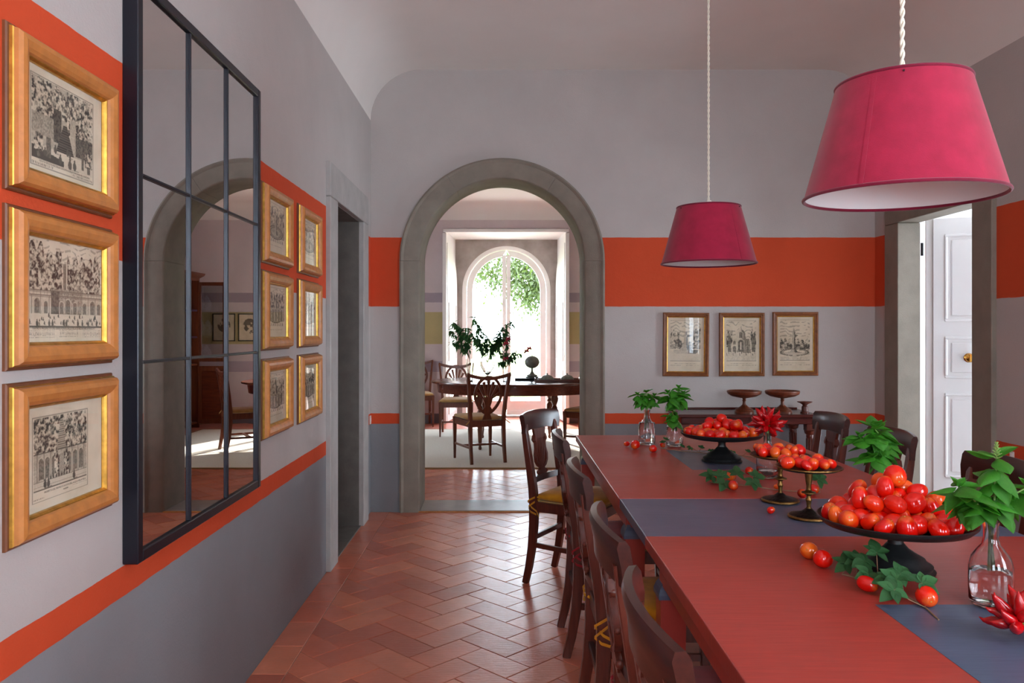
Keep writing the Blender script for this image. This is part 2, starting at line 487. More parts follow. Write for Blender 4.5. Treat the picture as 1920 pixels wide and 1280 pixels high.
def herringbone(parent, x0, x1, y0, y1, P0, indiv, skip=None, border=None):
    rnd = random.Random(5)
    shared = {}
    field = MB(); nfield = 0
    bx0 = border if border is not None else x0
    def place(P, kind):
        nonlocal nfield
        c = (sum(p[0] for p in P)/len(P), sum(p[1] for p in P)/len(P))
        if skip and skip(*c): return
        if indiv(*c):
            if kind in shared: me = shared[kind]
            else:
                mb = MB(); tile_into(mb, P, 0.0, c=c); me = mb.mesh('floor_tile', M['tile'])
                if kind: shared[kind] = me
            o = link('floor_tile', me, parent, (c[0], c[1], rnd.uniform(-.0009, .0003)), (rnd.gauss(0, .0022), rnd.gauss(0, .0022), 0))
        else:
            tile_into(field, P, rnd.uniform(-.0009, .0002)); nfield += 1
    vx, vy = TL*math.sqrt(2), TW*math.sqrt(2)
    for i in range(int((bx0-P0[0])/vx)-3, int((x1-P0[0])/vx)+4):
        for j in range(int((y0-P0[1])/vy)-4, int((y1-P0[1])/vy)+5):
            p = Vector((P0[0]+i*vx, P0[1]+j*vy))
            for kind, (u0, v0, du, dv) in (('A', (0, 0, TL, TW)), ('B', (TL, -TW, TW, TL))):
                q = [p+U*a+V*b for a, b in ((u0, v0), (u0+du, v0), (u0+du, v0+dv), (u0, v0+dv))]
                q = [tuple(t) for t in q]
                full = all(bx0 < t[0] < x1 and y0 < t[1] < y1 for t in q)
                if full: place(q, kind)
                else:
                    q = clip(q, bx0, x1, y0, y1)
                    q = [t for k, t in enumerate(q) if (Vector(t)-Vector(q[k-1])).length > 2e-3]
                    if len(q) >= 3 and area(q) > 4e-4: place(q, None)
    if border is not None:
        y = y1
        k = 0
        while y > y0+.05:
            ya = max(y0, y-TL)
            place([(x0, ya), (border, ya), (border, y), (x0, y)], 'C' if y-ya > TL-1e-4 else None)
            y = ya; k += 1
    if nfield:
        f = field.build('tile_field', M['tile'], parent); f['kind'] = 'stuff'

fl = MB().bx(XL-.25, XR+.25, Y_BEHIND-.2, YB+.02, -.2, -.0028).build('floor', M['grout'])
struct(fl, 'herringbone terracotta floor of the dining room')
herringbone(fl, XL, XR, Y_BEHIND, YB-.012, (-.094, 4.232), lambda x, y: x < 1.25 and y > 2.9, border=-.858)
fl2 = MB().bx(-2.7, 2.95, YB+TH-.01, 12.9, -.2, -.0028).build('floor', M['grout'])
struct(fl2, 'herringbone terracotta floor of the room beyond the arch')
RUGY0, RUGY1, RUGX0, RUGX1 = 7.87, 11.0, -1.9, 2.2
herringbone(fl2, -2.6, 2.85, YB+TH, 12.55, (-.05, 7.1), lambda x, y: abs(x) < 1.35 and y < 8.05,
            skip=lambda x, y: (RUGX0+.2 < x < RUGX1-.2 and RUGY0+.2 < y < RUGY1-.2) or (y > 11.75 and abs(x) > .95))

# ---- left wall with a doorway
DL0, DL1, DTOP = 4.70, 5.568, 2.105
m = MB()
gp = .02
m.bx(XL-.3, XL, Y_BEHIND-.3, DL0-gp, -.2, 3.4).bx(XL-.3, XL, DL1+gp, YB, -.2, 3.4).bx(XL-.3, XL, DL0-gp, DL1+gp, DTOP+gp, 3.4)
struct(m.build('wall_left', M['wall']), 'left wall with grey dado and orange painted bands')
# ---- right wall with a doorway and a window nearer than the view
DR0, DR1, DRT = 4.724, 5.61, 2.104
m = MB()
wy0, wy1, wz0, wz1 = WIN_RIGHT
TR = .13
m.bx(XR, XR+TR, Y_BEHIND-.3, wy0, -.2, 3.4).bx(XR, XR+TR, wy1, DR0-gp, -.2, 3.4).bx(XR, XR+TR, DR1+gp, YB+.02, -.2, 3.4)
m.bx(XR, XR+TR, wy0, wy1, -.2, wz0).bx(XR, XR+TR, wy0, wy1, wz1, 3.4).bx(XR, XR+TR, DR0-gp, DR1+gp, DRT+gp, 3.4)
struct(m.build('wall_right', M['wall']), 'right wall with orange painted bands')
# ---- wall behind the camera with two windows
m = MB()
xs = [XL-.3, WIN_BEHIND2[0], WIN_BEHIND2[1], WIN_BEHIND[0], WIN_BEHIND[1], XR+.3]
for i in (0, 2, 4): m.bx(xs[i], xs[i+1], Y_BEHIND-.2, Y_BEHIND, -.2, 3.4)
for i in (1, 3):
    m.bx(xs[i], xs[i+1], Y_BEHIND-.2, Y_BEHIND, -.2, .95).bx(xs[i], xs[i+1], Y_BEHIND-.2, Y_BEHIND, 2.55, 3.4)
struct(m.build('wall_front', M['wall']), 'wall behind the viewer with two windows')
def casement(name, w, h, loc, rotz):
    t = bpy.data.objects.new(name, None); COL.objects.link(t); t.location = loc; t.rotation_euler = (0, 0, rotz); struct(t, 'white casement window')
    f = MB()
    for s in (-1, 1):
        f.box((s*(w/2-.03), 0, h/2), (.06, .06, h), .004)
    f.box((0, 0, .03), (w, .06, .06), .004).box((0, 0, h-.03), (w, .06, .06), .004).box((0, 0, h/2), (.09, .05, h), .004)
    f.build('window_frame', M['white'], t)
    for s in (-1, 1):
        MB().box((s*w/4, 0, h/2), (w/2-.1, .006, h-.12)).build('pane', M['pane'], t)
        MB().box((s*w/4, 0, h*.6), (w/2-.08, .03, .03)).build('glazing_bar', M['white'], t)
casement('window_2', 1.0, 1.6, (1.75, Y_BEHIND-.1, .95), 0)
casement('window_3', .9, 1.6, (-.10, Y_BEHIND-.1, .95), 0)
casement('window_4', 1.2, 1.6, (XR+.1, -.05, .95), PI/2)
casement('window_5_added', .6, 1.4, (-2.65, 9.4, .9), PI/2)  # out of view, added to brighten the room beyond the arch

# ---- walls with an arch in them
ACX, ARI, ARO, AZS = -.014, .613, .763, 1.87
def arch_wall(x0, x1, ztop, cx, r, zs, y0, y1, zb=-.2):
    m = MB(); n = 36
    m.bx(x0, cx-r, y0, y1, zb, ztop); m.bx(cx+r, x1, y0, y1, zb, ztop)
    pts = arc(cx, zs, r, PI, 0, n)
    for (xa, za), (xb, zb_) in zip(pts, pts[1:]):
        m.poly([(xa, za), (xb, zb_), (xb, ztop), (xa, ztop)], 'y', y0, y1)
    return m
wb = arch_wall(XL-.3, XR+.3, 3.5, ACX, ARI+.02, AZS, YB, YB+TH-.06).build('wall_back', M['wall'])
struct(wb, 'back wall with an arched opening')
wf = arch_wall(-2.7, 2.95, 3.5, ACX, ARI+.02, AZS, YB+TH-.06, YB+TH).build('wall_back', M['farwall'])
struct(wf, 'far side of the arched wall')
# stone surround of the arch: jamb stones and arch stones, each its own piece
tr = bpy.data.objects.new('trim_1', None); COL.objects.link(tr); tr.location = (ACX, YB, 0)
struct(tr, 'grey stone surround of the arched opening')
def ring_stone(a0, a1, n):
    m = MB(); prof = [(ARO, 0), (ARO, -.034), (ARO-.012, -.040), (ARO-.024, -.034), (ARO-.03, -.028), (ARI+.012, -.028), (ARI+.003, -.022), (ARI, -.012), (ARI, TH+.02), (ARO-.05, TH+.02), (ARO-.05, TH), (ARO, 0)][:-1]
    g = .0012
    rings = []
    for i in range(n+1):
        a = a0+(a1-a0)*i/n
        if i == 0: a += g
        if i == n: a -= g
        rings.append([(r*math.cos(a), y, AZS+r*math.sin(a)) for r, y in prof])
    return m.rings(rings)
for a0, a1, n in ((0, PI/2-.575, 14), (PI/2-.575, PI/2+.575, 18), (PI/2+.575, PI, 14)):
    ring_stone(a0, a1, n).build('stone', M['stone'], tr, 40)
for s in (-1, 1):
    m = MB(); prof = [(ARO, 0), (ARO, -.034), (ARO-.012, -.040), (ARO-.024, -.034), (ARO-.03, -.028), (ARI+.012, -.028), (ARI+.003, -.022), (ARI, -.012), (ARI, TH+.02), (ARO-.05, TH+.02), (ARO-.05, TH)]
    m.rings([[(s*r, y, z) for r, y in prof] for z in (0.0, AZS-.0012)])
    m.build('stone', M['stone'], tr, 40)
MB().bx(-ARI, ARI, -.012, TH+.01, -.02, .012, .003).build('threshold', mat('worn_threshold_stone', lin(150, 140, 134), .35, var=.12, vscale=8), tr)
MB().bx(-ARI-.03, ARI+.03, -.026, -.012, -.02, .008, .002).build('threshold_strip', M['honey'], tr)

# ---- door surrounds of the side walls
def surround(name, label, X, s, y0, y1, ztop, fw, mt):
    """s = direction of the room (+1 for the left wall)"""
    t = bpy.data.objects.new(name, None); COL.objects.link(t); struct(t, label)
    p = .028*s
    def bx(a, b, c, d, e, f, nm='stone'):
        MB().bx(min(a, b), max(a, b), c, d, e, f, .004 if nm == 'stone' else 0).build(nm, mt if nm == 'stone' else M['stone_shaded'], t)
    deep = X-s*(.205 if s > 0 else .131)
    bx(deep, X+p, y0-fw, y0, 0, ztop-.001); bx(deep, X+p, y1, y1+fw, 0, ztop-.001)
    bx(deep, X+p, y0-fw, y1+fw, ztop+.001, ztop+fw)
    MB().bx(min(deep, X+p*.3), max(deep, X+p*.3), y0, y1, -.02, .006, .002).build('threshold', M['stone_shaded'] if s > 0 else M['stone_pale'], t)
    if s > 0:  # thin slabs added over the left reveal, darkened to carry its shade
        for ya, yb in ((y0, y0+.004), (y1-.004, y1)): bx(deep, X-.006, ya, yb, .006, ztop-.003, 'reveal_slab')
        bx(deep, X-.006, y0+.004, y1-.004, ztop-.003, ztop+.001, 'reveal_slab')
    return t
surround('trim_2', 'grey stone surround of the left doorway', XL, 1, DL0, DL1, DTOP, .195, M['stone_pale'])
surround('trim_3', 'grey stone surround of the right doorway', XR, -1, DR0, DR1, DRT, .195, M['stone'])
# dark door closed at the back of the left doorway
t = bpy.data.objects.new('door_1', None); COL.objects.link(t); struct(t, 'dark door closed inside the left doorway'); t.location = (XL-.235, DL0, 0)
MB().bx(-.03, .02, -.06, DL1-DL0+.06, 0, DTOP+.04, .003).build('door_leaf', M['darkdoor'], t)
for z0, z1 in ((.18, .95), (1.08, 1.98)):
    MB().bx(.02, .032, .12, DL1-DL0-.12, z0, z1, .006).build('panel', M['darkdoor'], t)
MB().lathe([(0, 0), (.011, 0), (.011, .03), (.026, .04), (.028, .055), (.018, .068), (0, .07)], 16).build('knob', M['iron'], t, 40, (.02, .06, 1.02), (0, PI/2, 0))
# white panelled door standing open beyond the right doorway
t = bpy.data.objects.new('door_2', None); COL.objects.link(t); struct(t, 'white panelled door standing open beyond the right doorway')
t.location = (XR+TR+.049, 5.635, 0); t.rotation_euler = (0, 0, math.radians(-22))
MB().bx(.045, .82, -.02, .02, .012, 2.13, .003).build('door_leaf', M['white'], t)
MB().bx(0, .045, -.002, .022, .012, 2.13, .003).build('door_edge', M['white'], t)
for z0, z1 in ((.337, .92), (1.022, 1.31), (1.413, 2.018)):
    pn = MB(); bz = .018
    for a in ((.115, .73, z0, z0+bz), (.115, .73, z1-bz, z1), (.115, .115+bz, z0+bz, z1-bz), (.73-bz, .73, z0+bz, z1-bz)):
        pn.bx(a[0], a[1], -.030, -.018, a[2], a[3], .005)
    pn.build('panel_moulding', M['white'], t)
    MB().bx(.155, .69, -.026, -.018, z0+.04, z1-.04, .006).build('panel', M['white'], t)
kb = MB().lathe([(0, 0), (.034, 0), (.034, .004), (.026, .008), (.012, .012), (.010, .03), (.024, .038), (.03, .052), (.024, .066), (.012, .070), (0, .071)], 24).build('knob', M['brass'], t, 40, (.262, -.021, 1.165), (PI/2, 0, 0))
for z in (.22, 1.92):
    MB().lathe([(0, -.045), (.009, -.045), (.009, .045), (0, .045)], 12).build('hinge', M['iron'], t, 40, (-.022, -.004, z))
# white corridor beyond the right doorway
m = MB()
cx0, cx1, cy0, cy1 = XR+TR, 5.0, 4.2, 6.6
m.bx(cx0, cx1, cy1, cy1+.1, -.1, 3.0).bx(cx0, cx1, cy0-.1, cy0, -.1, 3.0).bx(cx0, cx1+.1, cy0-.1, cy1+.1, 2.9, 3.0)
m.bx(cx1, cx1+.1, cy0, 4.4, -.1, 3).bx(cx1, cx1+.1, 5.6, cy1, -.1, 3).bx(cx1, cx1+.1, 4.4, 5.6, 2.5, 3)
m.bx(cx0-.02, cx0, cy1-.6, cy1, -.1, 3.0)
struct(m.build('wall_corridor', M['whitewall']), 'white corridor beyond the right doorway')
struct(MB().bx(XR+.25, cx1+.1, cy0-.1, cy1+.1, -.2, 0).build('floor_corridor', M['stone_pale']), 'pale stone corridor floor')

# ---- ceiling with coved sides
cv = .38; n = 12
prof = [(XL-.02, H0-cv-.05), (XL, H0-cv)] + [(XL+cv-cv*math.cos(a), H0-cv+cv*math.sin(a)) for a in [PI/2*i/n for i in range(1, n+1)]]
prof += [(XR-cv+cv*math.sin(a), H0-cv+cv*math.cos(a)) for a in [PI/2*i/n for i in range(n+1)]] + [(XR+.02, H0-cv-.05)]
prof2 = prof + [(XR+.3, H0+.2), (XL-.3, H0+.2)]
m = MB(); m.rings([[(x, y, z) for x, z in prof2] for y in (Y_BEHIND-.2, YB+.001)])
struct(m.build('ceiling', M['ceiling'], None, 35), 'grey plaster ceiling with coved sides')

# ---- far room shell
FY, FZ = 11.78, 3.22
m = MB().bx(-2.7, -2.6, YB+TH, 9.1, -.2, 3.5).bx(-2.7, -2.6, 9.7, FY, -.2, 3.5).bx(-2.7, -2.6, 9.1, 9.7, -.2, .9).bx(-2.7, -2.6, 9.1, 9.7, 2.3, 3.5); struct(m.build('wall_left', M['farwall']), 'left wall of the room beyond the arch')
m = MB().bx(2.85, 2.95, YB+TH, FY, -.2, 3.5); struct(m.build('wall_right', M['farwall']), 'right wall of the room beyond the arch')
m = MB(); prof = [(YB+TH-.01, FZ), (FY-.25, FZ)] + [(FY-.25+.25*math.sin(a), FZ-.25+.25*math.cos(a)) for a in [PI/2*i/8 for i in range(1, 9)]] + [(FY+.02, FZ-.3), (FY+.1, 3.5), (YB+TH-.01, 3.5)]
m.rings([[(x, y, z) for y, z in prof] for x in (-2.7, 2.95)])
struct(m.build('ceiling', mat('far_ceiling_paint', lin(226, 220, 218), .85), None, 35), 'pale ceiling of the room beyond the arch')
WX0, WX1, WZ = -.858, .913, 2.82
m = MB().bx(-2.7, WX0, FY, FY+.9, -.2, 3.5).bx(WX1, 2.95, FY, FY+.9, -.2, 3.5).bx(WX0, WX1, FY, FY+.9, WZ, 3.5)
struct(m.build('wall_window', M['farwall']), 'striped far wall around the garden door')
# splayed white reveal
YW = 12.60; IX0, IX1, IZ = -.76, .835, 2.775
m = MB(); e = .006
for a in (((WX0, FY, 0), (IX0, YW, 0), (IX0, YW, IZ), (WX0, FY, WZ), (-.03, 0, 0)), ((WX1, FY, 0), (WX1, FY, WZ), (IX1, YW, IZ), (IX1, YW, 0), (.03, 0, 0)), ((WX0, FY, WZ), (IX0, YW, IZ), (IX1, YW, IZ), (WX1, FY, WZ), (0, 0, .03))):
    A = [Vector(p) for p in a[:4]]; off = Vector(a[4])
    m.rings([A, [p+off for p in A]])
struct(m.build('trim_5', M['white']), 'white splayed reveal of the garden door')
m = MB()
m.bx(WX0-.035, WX0+.02, FY-.10, FY+.03, 0, WZ-.05, .004).bx(WX1-.02, WX1+.035, FY-.10, FY+.03, 0, WZ-.05, .004).bx(WX0-.035, WX1+.035, FY-.03, FY+.02, WZ-.03, WZ+.02, .004)
struct(m.build('trim_6', M['white']), 'white casing around the garden door recess')
# arched shutters lining the reveal
for s, (xa, xb) in ((-1, (WX0+.012, IX0+.012)), (1, (WX1-.012, IX1-.012))):
    t = bpy.data.objects.new('window_shutter', None); COL.objects.link(t); struct(t, 'white arched shutter folded back in the reveal')
    tag(t, ('left' if s < 0 else 'right')+' white panelled shutter with arched top folded beside the garden door', 'shutter', 'garden door shutters'); del t['kind']
    L = math.hypot(xb-xa, YW-.08-FY); ang = math.atan2(YW-.08-FY, xb-xa)
    t.location = (xa, FY+.02, .02); t.rotation_euler = (0, 0, ang)
    top = [(L*math.cos(a)*1.0, 2.0+.62*math.sin(a)) for a in [PI/2*i/10 for i in range(11)]]
    outline = [(0, 0), (L, 0)] + top
    d = .018*s
    MB().poly(outline, 'y', 0, d).build('shutter_leaf', M['white'], t)
    for z0, z1 in ((.1, .75), (.88, 1.75)):
        pm = MB()
        for a in ((.08, L-.08, z0, z0+.03), (.08, L-.08, z1-.03, z1), (.08, .11, z0+.03, z1-.03), (L-.11, L-.08, z0+.03, z1-.03)):
            pm.bx(a[0], a[1], min(d, d*1.8), max(d, d*1.8), a[2], a[3])
        pm.build('panel_moulding', M['white'], t)
    # the visible side of each shutter faces the middle of the recess
# spandrel wall around the arched garden door
GCX, GR, GZ = .0375, .70, 1.9875
struct(arch_wall(-2.7, 2.95, 3.5, GCX, GR-.01, GZ, YW, YW+.3).build('wall_spandrel', M['spandrel']), 'weathered plaster around the arched garden door')
t = bpy.data.objects.new('window_1', None); COL.objects.link(t); struct(t, 'white arched French window onto the garden'); t.location = (GCX, YW+.02, 0)
def arch_frame(ro, ri, zs, z0, y0, y1, n=28):
    m = MB(); prof = [(ro, y0), (ri+.012, y0), (ri, y0+.012), (ri, y1), (ro, y1)]
    rings = [[(-r, y, z0) for r, y in prof]]
    rings += [[(r*math.cos(a), y, zs+r*math.sin(a)) for r, y in prof] for a in [PI-PI*i/n for i in range(n+1)]]
    rings += [[(r, y, z0) for r, y in prof]]
    return m.rings(rings)
arch_frame(GR, GR-.075, GZ, 0, -.01, .09).build('window_frame', M['white'], t, 35)
def leaf_window(s):
    """one door leaf: stile, arched top rail, panel, pane"""
    lf = MB(); y0, y1 = .02, .075
    ro, ri = GR-.08, GR-.17; n = 16
    prof = [(ro, y0), (ri, y0), (ri, y1), (ro, y1)]
    xin = .065
    a_end_o = math.acos(.003/ro); a_end_i = math.acos(xin/ri)
    rings = [[(s*r, y, .03) for r, y in prof]]
    for i in range(n+1):
        f = i/n
        rings.append([(s*r*math.cos(f*(a_end_o if r == ro else a_end_i)), y, GZ+r*math.sin(f*(a_end_o if r == ro else a_end_i))) for r, y in prof])
    lf.rings(rings)
    lf.bx(min(s*.003, s*xin), max(s*.003, s*xin), y0, y1, .03, GZ+ri+.02)
    lf.bx(min(s*xin, s*ri), max(s*xin, s*ri), y0, y1, .03, .10).bx(min(s*xin, s*ri), max(s*xin, s*ri), y0, y1, .19, .25)
    o = lf.build('door_leaf', M['white'], t)
    MB().bx(min(s*xin, s*ri), max(s*xin, s*ri), .04, .055, .10, .19).build('panel', M['white'], o)
    pts = [(s*xin, .25), (s*ri, .25)] + [(s*ri*math.cos(f*a_end_i/n), GZ+ri*math.sin(f*a_end_i/n)) for f in range(n+1)]
    MB().poly(pts, 'y', .045, .049).build('pane', M['pane'], o)
leaf_window(-1); leaf_window(1)
MB().bx(-.012, .012, .005, .025, .9, 1.25, .003).build('bolt', M['iron'], t)
struct(MB().bx(GCX-GR, GCX+GR, YW-.05, YW+.35, -.1, .02).build('trim_7', M['stone_pale']), 'stone sill of the garden door')
# ---- garden
g = MB().bx(-40, 40, 12.9, 17, -.3, -.06).build('ground_terrace', M['terrace']); struct(g, 'pale terrace outside the garden door')
g = MB().bx(-60, 60, 17, 120, -.3, -.08).build('ground_lawn', M['lawn']); struct(g, 'pale sunlit lawn beyond the terrace')
rnd = random.Random(3)
tt = thing('garden_tree', 'leafy tree in sunlight seen through the arched garden door', 'tree', (3.2, 25.5, -.08))
trk = [(0, 0, 0), (.05, 0, 1.0), (-.1, .1, 2.0), (-.5, 0, 2.9), (-1.3, -.2, 3.6), (-2.3, -.2, 4.0)]
MB().tube(trk, [.28, .22, .2, .16, .1, .04], 10).tube([(-.1, .1, 2.0), (.4, .4, 3.0), (.9, .5, 4.2)], [.18, .12, .05], 8).build('trunk', M['bark'], tt, 60)
m = MB(); bm = m.bm
for i in range(7000):
    # hanging masses of leaves around branch ends
    k = rnd.random()
    cxx = rnd.choice([-4.6, -3.9, -3.3, -2.8, -2.6, -2.6, -2.2, -2.2, -1.9, -1.9, -1.4, -.7, 0, .7])
    czz = {-4.6: 3.5, -3.9: 3.45, -3.3: 3.3, -2.8: 2.9, -2.6: 3.4, -2.2: 2.6, -1.9: 3.2, -1.4: 2.7, -.7: 3.2, 0: 3.6, .7: 3.8}[cxx]
    p = Vector((cxx+rnd.gauss(0, .34), rnd.gauss(-.3, .5), czz+rnd.gauss(0, .36)))
    s = rnd.uniform(.05, .10)
    R = Euler((rnd.uniform(0, 6.3), rnd.uniform(0, 6.3), rnd.uniform(0, 6.3))).to_matrix()
    bm.faces.new([bm.verts.new(p+R @ Vector(q)*s) for q in ((-1, 0, 0), (0, -.45, .1), (1, 0, 0), (0, .45, .1))])
f = m.build('foliage', M['treeleaf'], tt); f['kind'] = 'stuff'

# ================================================================ dining tables
TX0, TX1, TZ = .405, 1.51, .76
TCX = (TX0+TX1)/2
def dining_table(label, y0, y1, leaf, far_leg_shift=0.0):
    t = thing('dining_table', label, 'table', (TCX, (y0+y1)/2, 0), 0, 'painted dining tables')
    hx, hy = (TX1-TX0)/2, (y1-y0)/2
    top = MB().bx(-hx, hx, -hy, hy, TZ-.034, TZ, .003, 2).build('tabletop', M['tred'], t)
    MB().bx(-.158, .158, -.28, .28, TZ-.002, TZ+.0006).build('painted_stripe', M['tgrey'], top)
    ins, ah = .045, .085
    for s in (-1, 1):
        MB().bx(-hx+ins, hx-ins, s*(hy-ins)-.012, s*(hy-ins)+.012, TZ-.034-ah, TZ-.034, .003).build('apron', M['tred'], t)
        MB().bx(s*(hx-ins)-.012, s*(hx-ins)+.012, -hy+ins, hy-ins, TZ-.034-ah, TZ-.034, .003).build('apron', M['tred'], t)
    for sx in (-1, 1):
        for sy in (-1, 1):
            lx, ly = sx*(hx-.062), sy*(hy-.062)
            if sx > 0 and far_leg_shift and sy*far_leg_shift < 0: ly += far_leg_shift
            lg = MB()
            def sq(z, h): return [(lx-h, ly-h, z), (lx+h, ly-h, z), (lx+h, ly+h, z), (lx-h, ly+h, z)]
            lg.rings([sq(TZ-.036, .027), sq(.655, .027)])
            lg.rings([sq(.612, .036), sq(.30, .031), sq(.12, .026), sq(0, .023)])
            o = lg.build('leg', M['tred'], t)
            MB().rings([sq(.658, .027), sq(.650, .029), sq(.638, .036), sq(.622, .041), sq(.610, .041)]).build('leg_collar', M['tgrey'], o)
    if leaf:
        a, b = leaf
        c = (y0+y1)/2
        MB().bx(-hx+.002, hx-.002, a-c+.001, b-c-.001, TZ-.034, TZ-.001, .003, 2).build('extension_leaf', M['tgrey'], t)
    return t
dining_table('farther half of the brick red painted dining table with slate grey middle leaf', 2.84, 4.56, (2.315, 2.84), .2)
dining_table('nearer half of the brick red painted dining table at bottom right', .595, 2.315, None)

# ================================================================ mahogany lyre-back chairs
def dining_chair(label, cloth, group):
    t = thing('dining_chair', label, 'chair', (0, 0, 0), 0, group)
    yw = .172; SW = 1.35
    path = [(.0, .845), (.012, .76), (.032, .64), (.052, .52), (.060, .43), (.058, .32), (.048, .20), (.030, .09), (.008, 0)]
    for s in (-1, 1):
        pts = [(x, s*yw, z) for x, z in path]
        sec = [(.015, .014), (.016, .016), (.017, .018), (.018, .021), (.018, .023), (.018, .022), (.017, .020), (.016, .018), (.015, .016)]
        MB().sweep(pts, sec, (0, 1, 0), ch=.003).build('rear_post', M['mahog'], t, 40)
        # tapered front leg
        fp = [(.455, s*.178, .43), (.455, s*.178, .33), (.462, s*.18, .16), (.476, s*.182, 0)]
        MB().sweep(fp, [(.019, .019), (.018, .018), (.015, .015), (.012, .012)], (0, 1, 0), ch=.003).build('front_leg', M['mahog'], t, 40)
        a, b = Vector((.050, s*yw, .21)), Vector((.458, s*.18, .195))
        MB().sweep([a, b], (.008, .012), (0, 1, 0)).build('side_stretcher', M['mahog'], t)
        MB().sweep([(.06, s*yw, .415), (.455, s*.178, .415)], (.011, .026), (0, 1, 0)).build('seat_rail', M['mahog'], t)
    MB().bx(.046, .066, -yw, yw, .235, .262, .003).build('rear_stretcher', M['mahog_y'], t)
    MB().bx(.445, .463, -.175, .175, .25, .275, .003).build('front_stretcher', M['mahog_y'], t)
    MB().bx(.05, .07, -yw, yw, .39, .441, .003).build('seat_rail', M['mahog_y'], t)
    MB().bx(.447, .465, -.178, .178, .39, .441, .003).build('seat_rail', M['mahog_y'], t)
    # concave tablet top rail, rolled over at the top
    n = 14; rings = []
    for i in range(n+1):
        y = -.208+.416*i/n; f = (y/.208)
        bow = -.034*(1-f*f)
        hb = .800+.012*(1-f*f); ht = .902+.010*(1-f*f)
        x0 = .012+bow
        rings.append([(x0+.011, y, hb), (x0+.013, y, hb+.05), (x0+.006, y, ht-.012), (x0-.003, y, ht), (x0-.018, y, ht-.002), (x0-.022, y, ht-.016), (x0-.012, y, hb+.04), (x0-.009, y, hb)])
    MB().rings(rings).build('top_rail', M['mahog_y'], t, 50)
    lr = []
    for i in range(9):
        y = -yw+2*yw*i/8; f = y/yw
        x0 = .046-.018*(1-f*f)
        lr.append([(x0+.008, y, .530), (x0+.006, y, .562), (x0-.009, y, .562), (x0-.008, y, .530)])
    MB().rings(lr).build('lower_rail', M['mahog_y'], t, 50)
    # carved lyre splat
    def sx(z): return .030-(z-.55)*.10-.008
    sp = MB()
    def plate(outl, th=.007):
        sp.rings([[(sx(z)-th, y*SW, z) for y, z in outl], [(sx(z)+th, y*SW, z) for y, z in outl]])
    plate([(-.050, .812), (-.044, .775), (-.034, .758), (.034, .758), (.044, .775), (.050, .812)])
    plate([(-.030, .552), (-.036, .572), (-.018, .592), (-.020, .606), (.020, .606), (.018, .592), (.036, .572), (.030, .552)])
    for s in (-1, 1):
        op = [(s*.040, .775), (s*.046, .752), (s*.036, .735), (s*.038, .70), (s*.046, .665), (s*.043, .635), (s*.028, .612), (s*.010, .600)]
        sp.sweep([(sx(z), y*SW, z) for y, z in op], [(.010, .009), (.012, .011), (.009, .008), (.008, .007), (.009, .008), (.009, .009), (.009, .009), (.008, .009)], (1, 0, 0))
        sp.ball((sx(.742), s*.046*SW, .748), .013, 10, 8)
        sp.ball((sx(.660), s*.050*SW, .660), .009, 8, 6)
        sp.ball((sx(.574), s*.034*SW, .574), .011, 8, 6)
    spo = sp.build('splat', M['mahog'], t, 40)
    for k in (-2, -1, 0, 1, 2):
        MB().sweep([(sx(.768), k*.016, .768), (sx(.69), k*.020, .69), (sx(.64), k*.015, .64), (sx(.604), k*.007, .604)], (.005, .0062), (1, 0, 0)).build('splat_rib', M['mahog'], spo, 50)
    # rush seat and tied cushion
    MB().poly([(.064, -.165), (.45, -.185), (.45, .185), (.064, .165)], 'z', .425, .447).build('rush_seat', M['rush'], t)
    rings = []
    for z, k in ((.446, .93), (.452, 1.0), (.468, 1.02), (.480, .98), (.488, .88), (.492, .6)):
        pts = []
        for (x, y) in [(.075, -.158), (.075, -.08), (.075, 0), (.075, .08), (.075, .158), (.17, .168), (.27, .176), (.36, .182), (.448, .186), (.452, .09), (.452, 0), (.452, -.09), (.448, -.186), (.36, -.182), (.27, -.176), (.17, -.168)]:
            pts.append((.265+(x-.265)*k, y*k, z))
        rings.append(pts)
    cu = MB().rings(rings).build('seat_cushion', cloth, t, 60)
    for s in (-1, 1):
        y = s*yw
        for d, (path2) in enumerate((
            [(.09, s*.14, .462), (.072, y+s*.020, .466), (.045, y+s*.024, .452), (.030, y+s*.016, .440), (.032, y-s*.010, .425), (.055, y-s*.024, .415)],
            [(.09, s*.15, .456), (.070, y+s*.022, .440), (.040, y+s*.024, .418), (.030, y+s*.006, .402), (.050, y+s*.022, .388), (.085, y+s*.024, .378)],
            [(.030, y+s*.004, .436), (.055, y+s*.024, .414), (.088, y+s*.026, .396), (.100, y+s*.027, .370)])):
            MB().sweep(path2, (.0048, .0012), (0, .25*s, 1)).build('tie', cloth, cu, 60)
    return t
CG = 'lyre-back mahogany dining chairs'
chY = dining_chair('dark mahogany lyre-back chair with mustard cushion turned out at the table\'s far end', M['yellow'], CG)
chR = dining_chair('dark mahogany lyre-back chair with raspberry ties, second along the left side', M['red_cloth'], CG)
def put(o, x, y, deg, label=None):
    o.location = (x, y, 0); o.rotation_euler = (0, 0, math.radians(deg))
    if label: o['label'] = label
put(chY, .195, 4.475, -30)
put(chR, .25, 3.505, 0)
c = copy_tree(chY); put(c, .25, 2.67, 0, 'mahogany lyre-back chair with mustard cushion pushed in beside the grey table leaf')
c = copy_tree(chR); put(c, .25, 1.92, 0, 'mahogany lyre-back chair on the left side, second nearest to the viewer')
c = copy_tree(chR); put(c, .245, 1.335, 0, 'mahogany lyre-back chair with raspberry cushion nearest the viewer at bottom centre')
c = copy_tree(chR); put(c, 1.75, 4.30, 180, 'dark lyre-back chair on the right side next to the console table')
c = copy_tree(chY); put(c, 1.745, 3.62, 180, 'dark lyre-back chair on the right side behind the tall basil bottle')
c = copy_tree(chR); put(c, 1.735, 2.81, 180, 'dark lyre-back chair at the right picture edge below the wall sockets')

